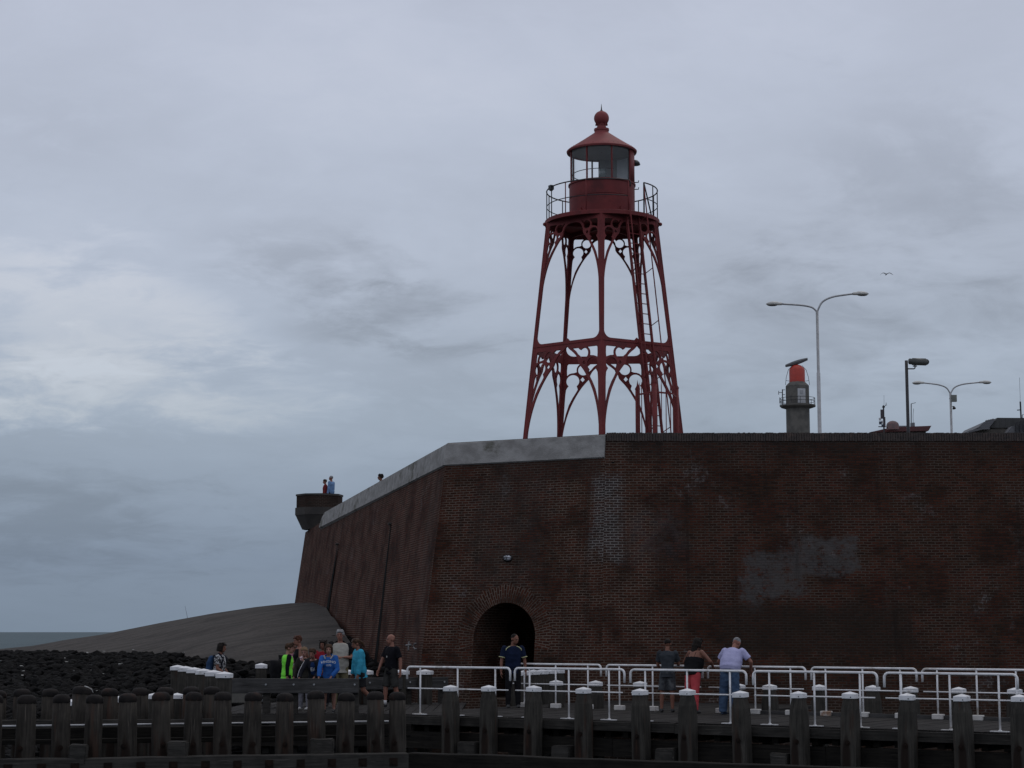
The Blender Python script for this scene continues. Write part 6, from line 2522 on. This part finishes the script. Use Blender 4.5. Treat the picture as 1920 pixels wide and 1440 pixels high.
# couple up on the bartizan, and a head behind the coping
TBZ = at_y(618, 891, 70.2).z
p = Person('man in light blue shirt standing on the far corner turret', V((at_y(621, 900, 70.2).x, 70.2 * K, TBZ - 1.80)), -115, 1.78, SKIN, 1.1, nod=2)
p.top('shirt', cloth('light blue shirt', (.16, .27, .46)), .97, -.08, .018)
p.bottom('trousers', cloth('dark trousers', (.02, .02, .025)), 1.0, .012); p.hair(HAIR_G, 'cropped'); p.shoes(SHOE_D)
p = Person('shorter person in red top beside the blue-shirted man on the turret', V((at_y(609.5, 905, 70.5).x, 70.5 * K, at_y(609, 898, 70.5).z - 1.62)), -80, 1.60, SKIN, 1.0, nod=2)
p.top('red_top', cloth('dull red top', (.20, .03, .03)), .97, -.08, .018)
p.bottom('trousers', cloth('dark trousers', (.02, .02, .025)), 1.0, .012); p.hair(HAIR_B, 'short', 3); p.shoes(SHOE_D)
pz = at_y(714, 888.5, 53.0)
p = Person('dark haired person whose head just shows above the sloping coping', V((pz.x, 53.0 * K, pz.z - 1.70)), -90, 1.70, SKIN_T, 1.0)
p.top('jacket', cloth('black sweater', (.012, .012, .014)), .97, -.08, .018); p.bottom('trousers', cloth('dark trousers', (.02, .02, .025)), 1.0, .012); p.hair(HAIR_D, 'short', 5); p.shoes(SHOE_D)

# black pushchair half hidden beside the neon child
pc = empty('pushchair', at_depth(511, 35.0), R(-70), 'black pushchair with raised hood and white handle left of the neon vest', 'pushchair')
bm = NB()
loft(bm, [(V((0, .12, .42)), V((1, 0, 0)), V((0, 1, 0)), .18, .14), (V((0, .12, .62)), V((1, 0, 0)), V((0, 1, 0)), .20, .17), (V((0, .10, .88)), V((1, 0, 0)), V((0, 1, 0)), .20, .18), (V((0, .07, 1.04)), V((1, 0, 0)), V((0, 1, 0)), .18, .14), (V((0, .04, 1.12)), V((1, 0, 0)), V((0, 1, 0)), .10, .10)])
fuse('hood', bm, cloth('black pram fabric', (.012, .012, .014)), pc, .02, 3, .008)
bm = NB()
loft(bm, [(V((0, -.05, .34)), V((1, 0, 0)), V((0, 1, 0)), .18, .30), (V((0, -.05, .50)), V((1, 0, 0)), V((0, 1, 0)), .20, .34), (V((0, -.22, .56)), V((1, 0, 0)), V((0, 1, 0)), .19, .16)])
fuse('seat', bm, cloth('black pram fabric', (.012, .012, .014)), pc, .02, 3, .006)
for sx in (-1, 1):
    bm = NB(); tube(bm, [V((sx * .22, -.38, .10)), V((sx * .22, .05, .45)), V((sx * .22, .30, .80)), V((sx * .22, .48, 1.02))], .014, 8); obj('frame_tube', bm, GALV, pc, True)
    for y in (-.38, .30):
        bm = NB()
        tube(bm, [V((sx * .25, y + .13 * math.cos(R(t)), .15 + .13 * math.sin(R(t)))) for t in range(0, 361, 20)], .018, 8, False)
        wh = obj('wheel', bm, BLACK, pc, True)
        bm = NB()
        for t in (0, 60, 120): tube(bm, [V((sx * .25, y + .12 * math.cos(R(t)), .15 + .12 * math.sin(R(t)))), V((sx * .25, y - .12 * math.cos(R(t)), .15 - .12 * math.sin(R(t))))], .007, 5)
        obj('spokes', bm, GALV, wh)
bm = NB(); tube(bm, [V((-.22, .48, 1.02)), V((.22, .48, 1.02))], .018, 8); obj('handle', bm, WHITE, pc, True)

# fishing rod left standing on the slope
a_, b_ = at_y(354, 1158, 70), at_y(347, 1136, 70)
bm = NB(); tube(bm, [V((0, 0, -.3)), (b_ - a_)], .012, 6, True, .004)
o = obj('fishing_rod', bm, DARKM); o.location = a_
tag(o, 'thin fishing rod standing on the crest of the grey slope', 'fishing rod')

bpy.data.scenes.remove(SCR)
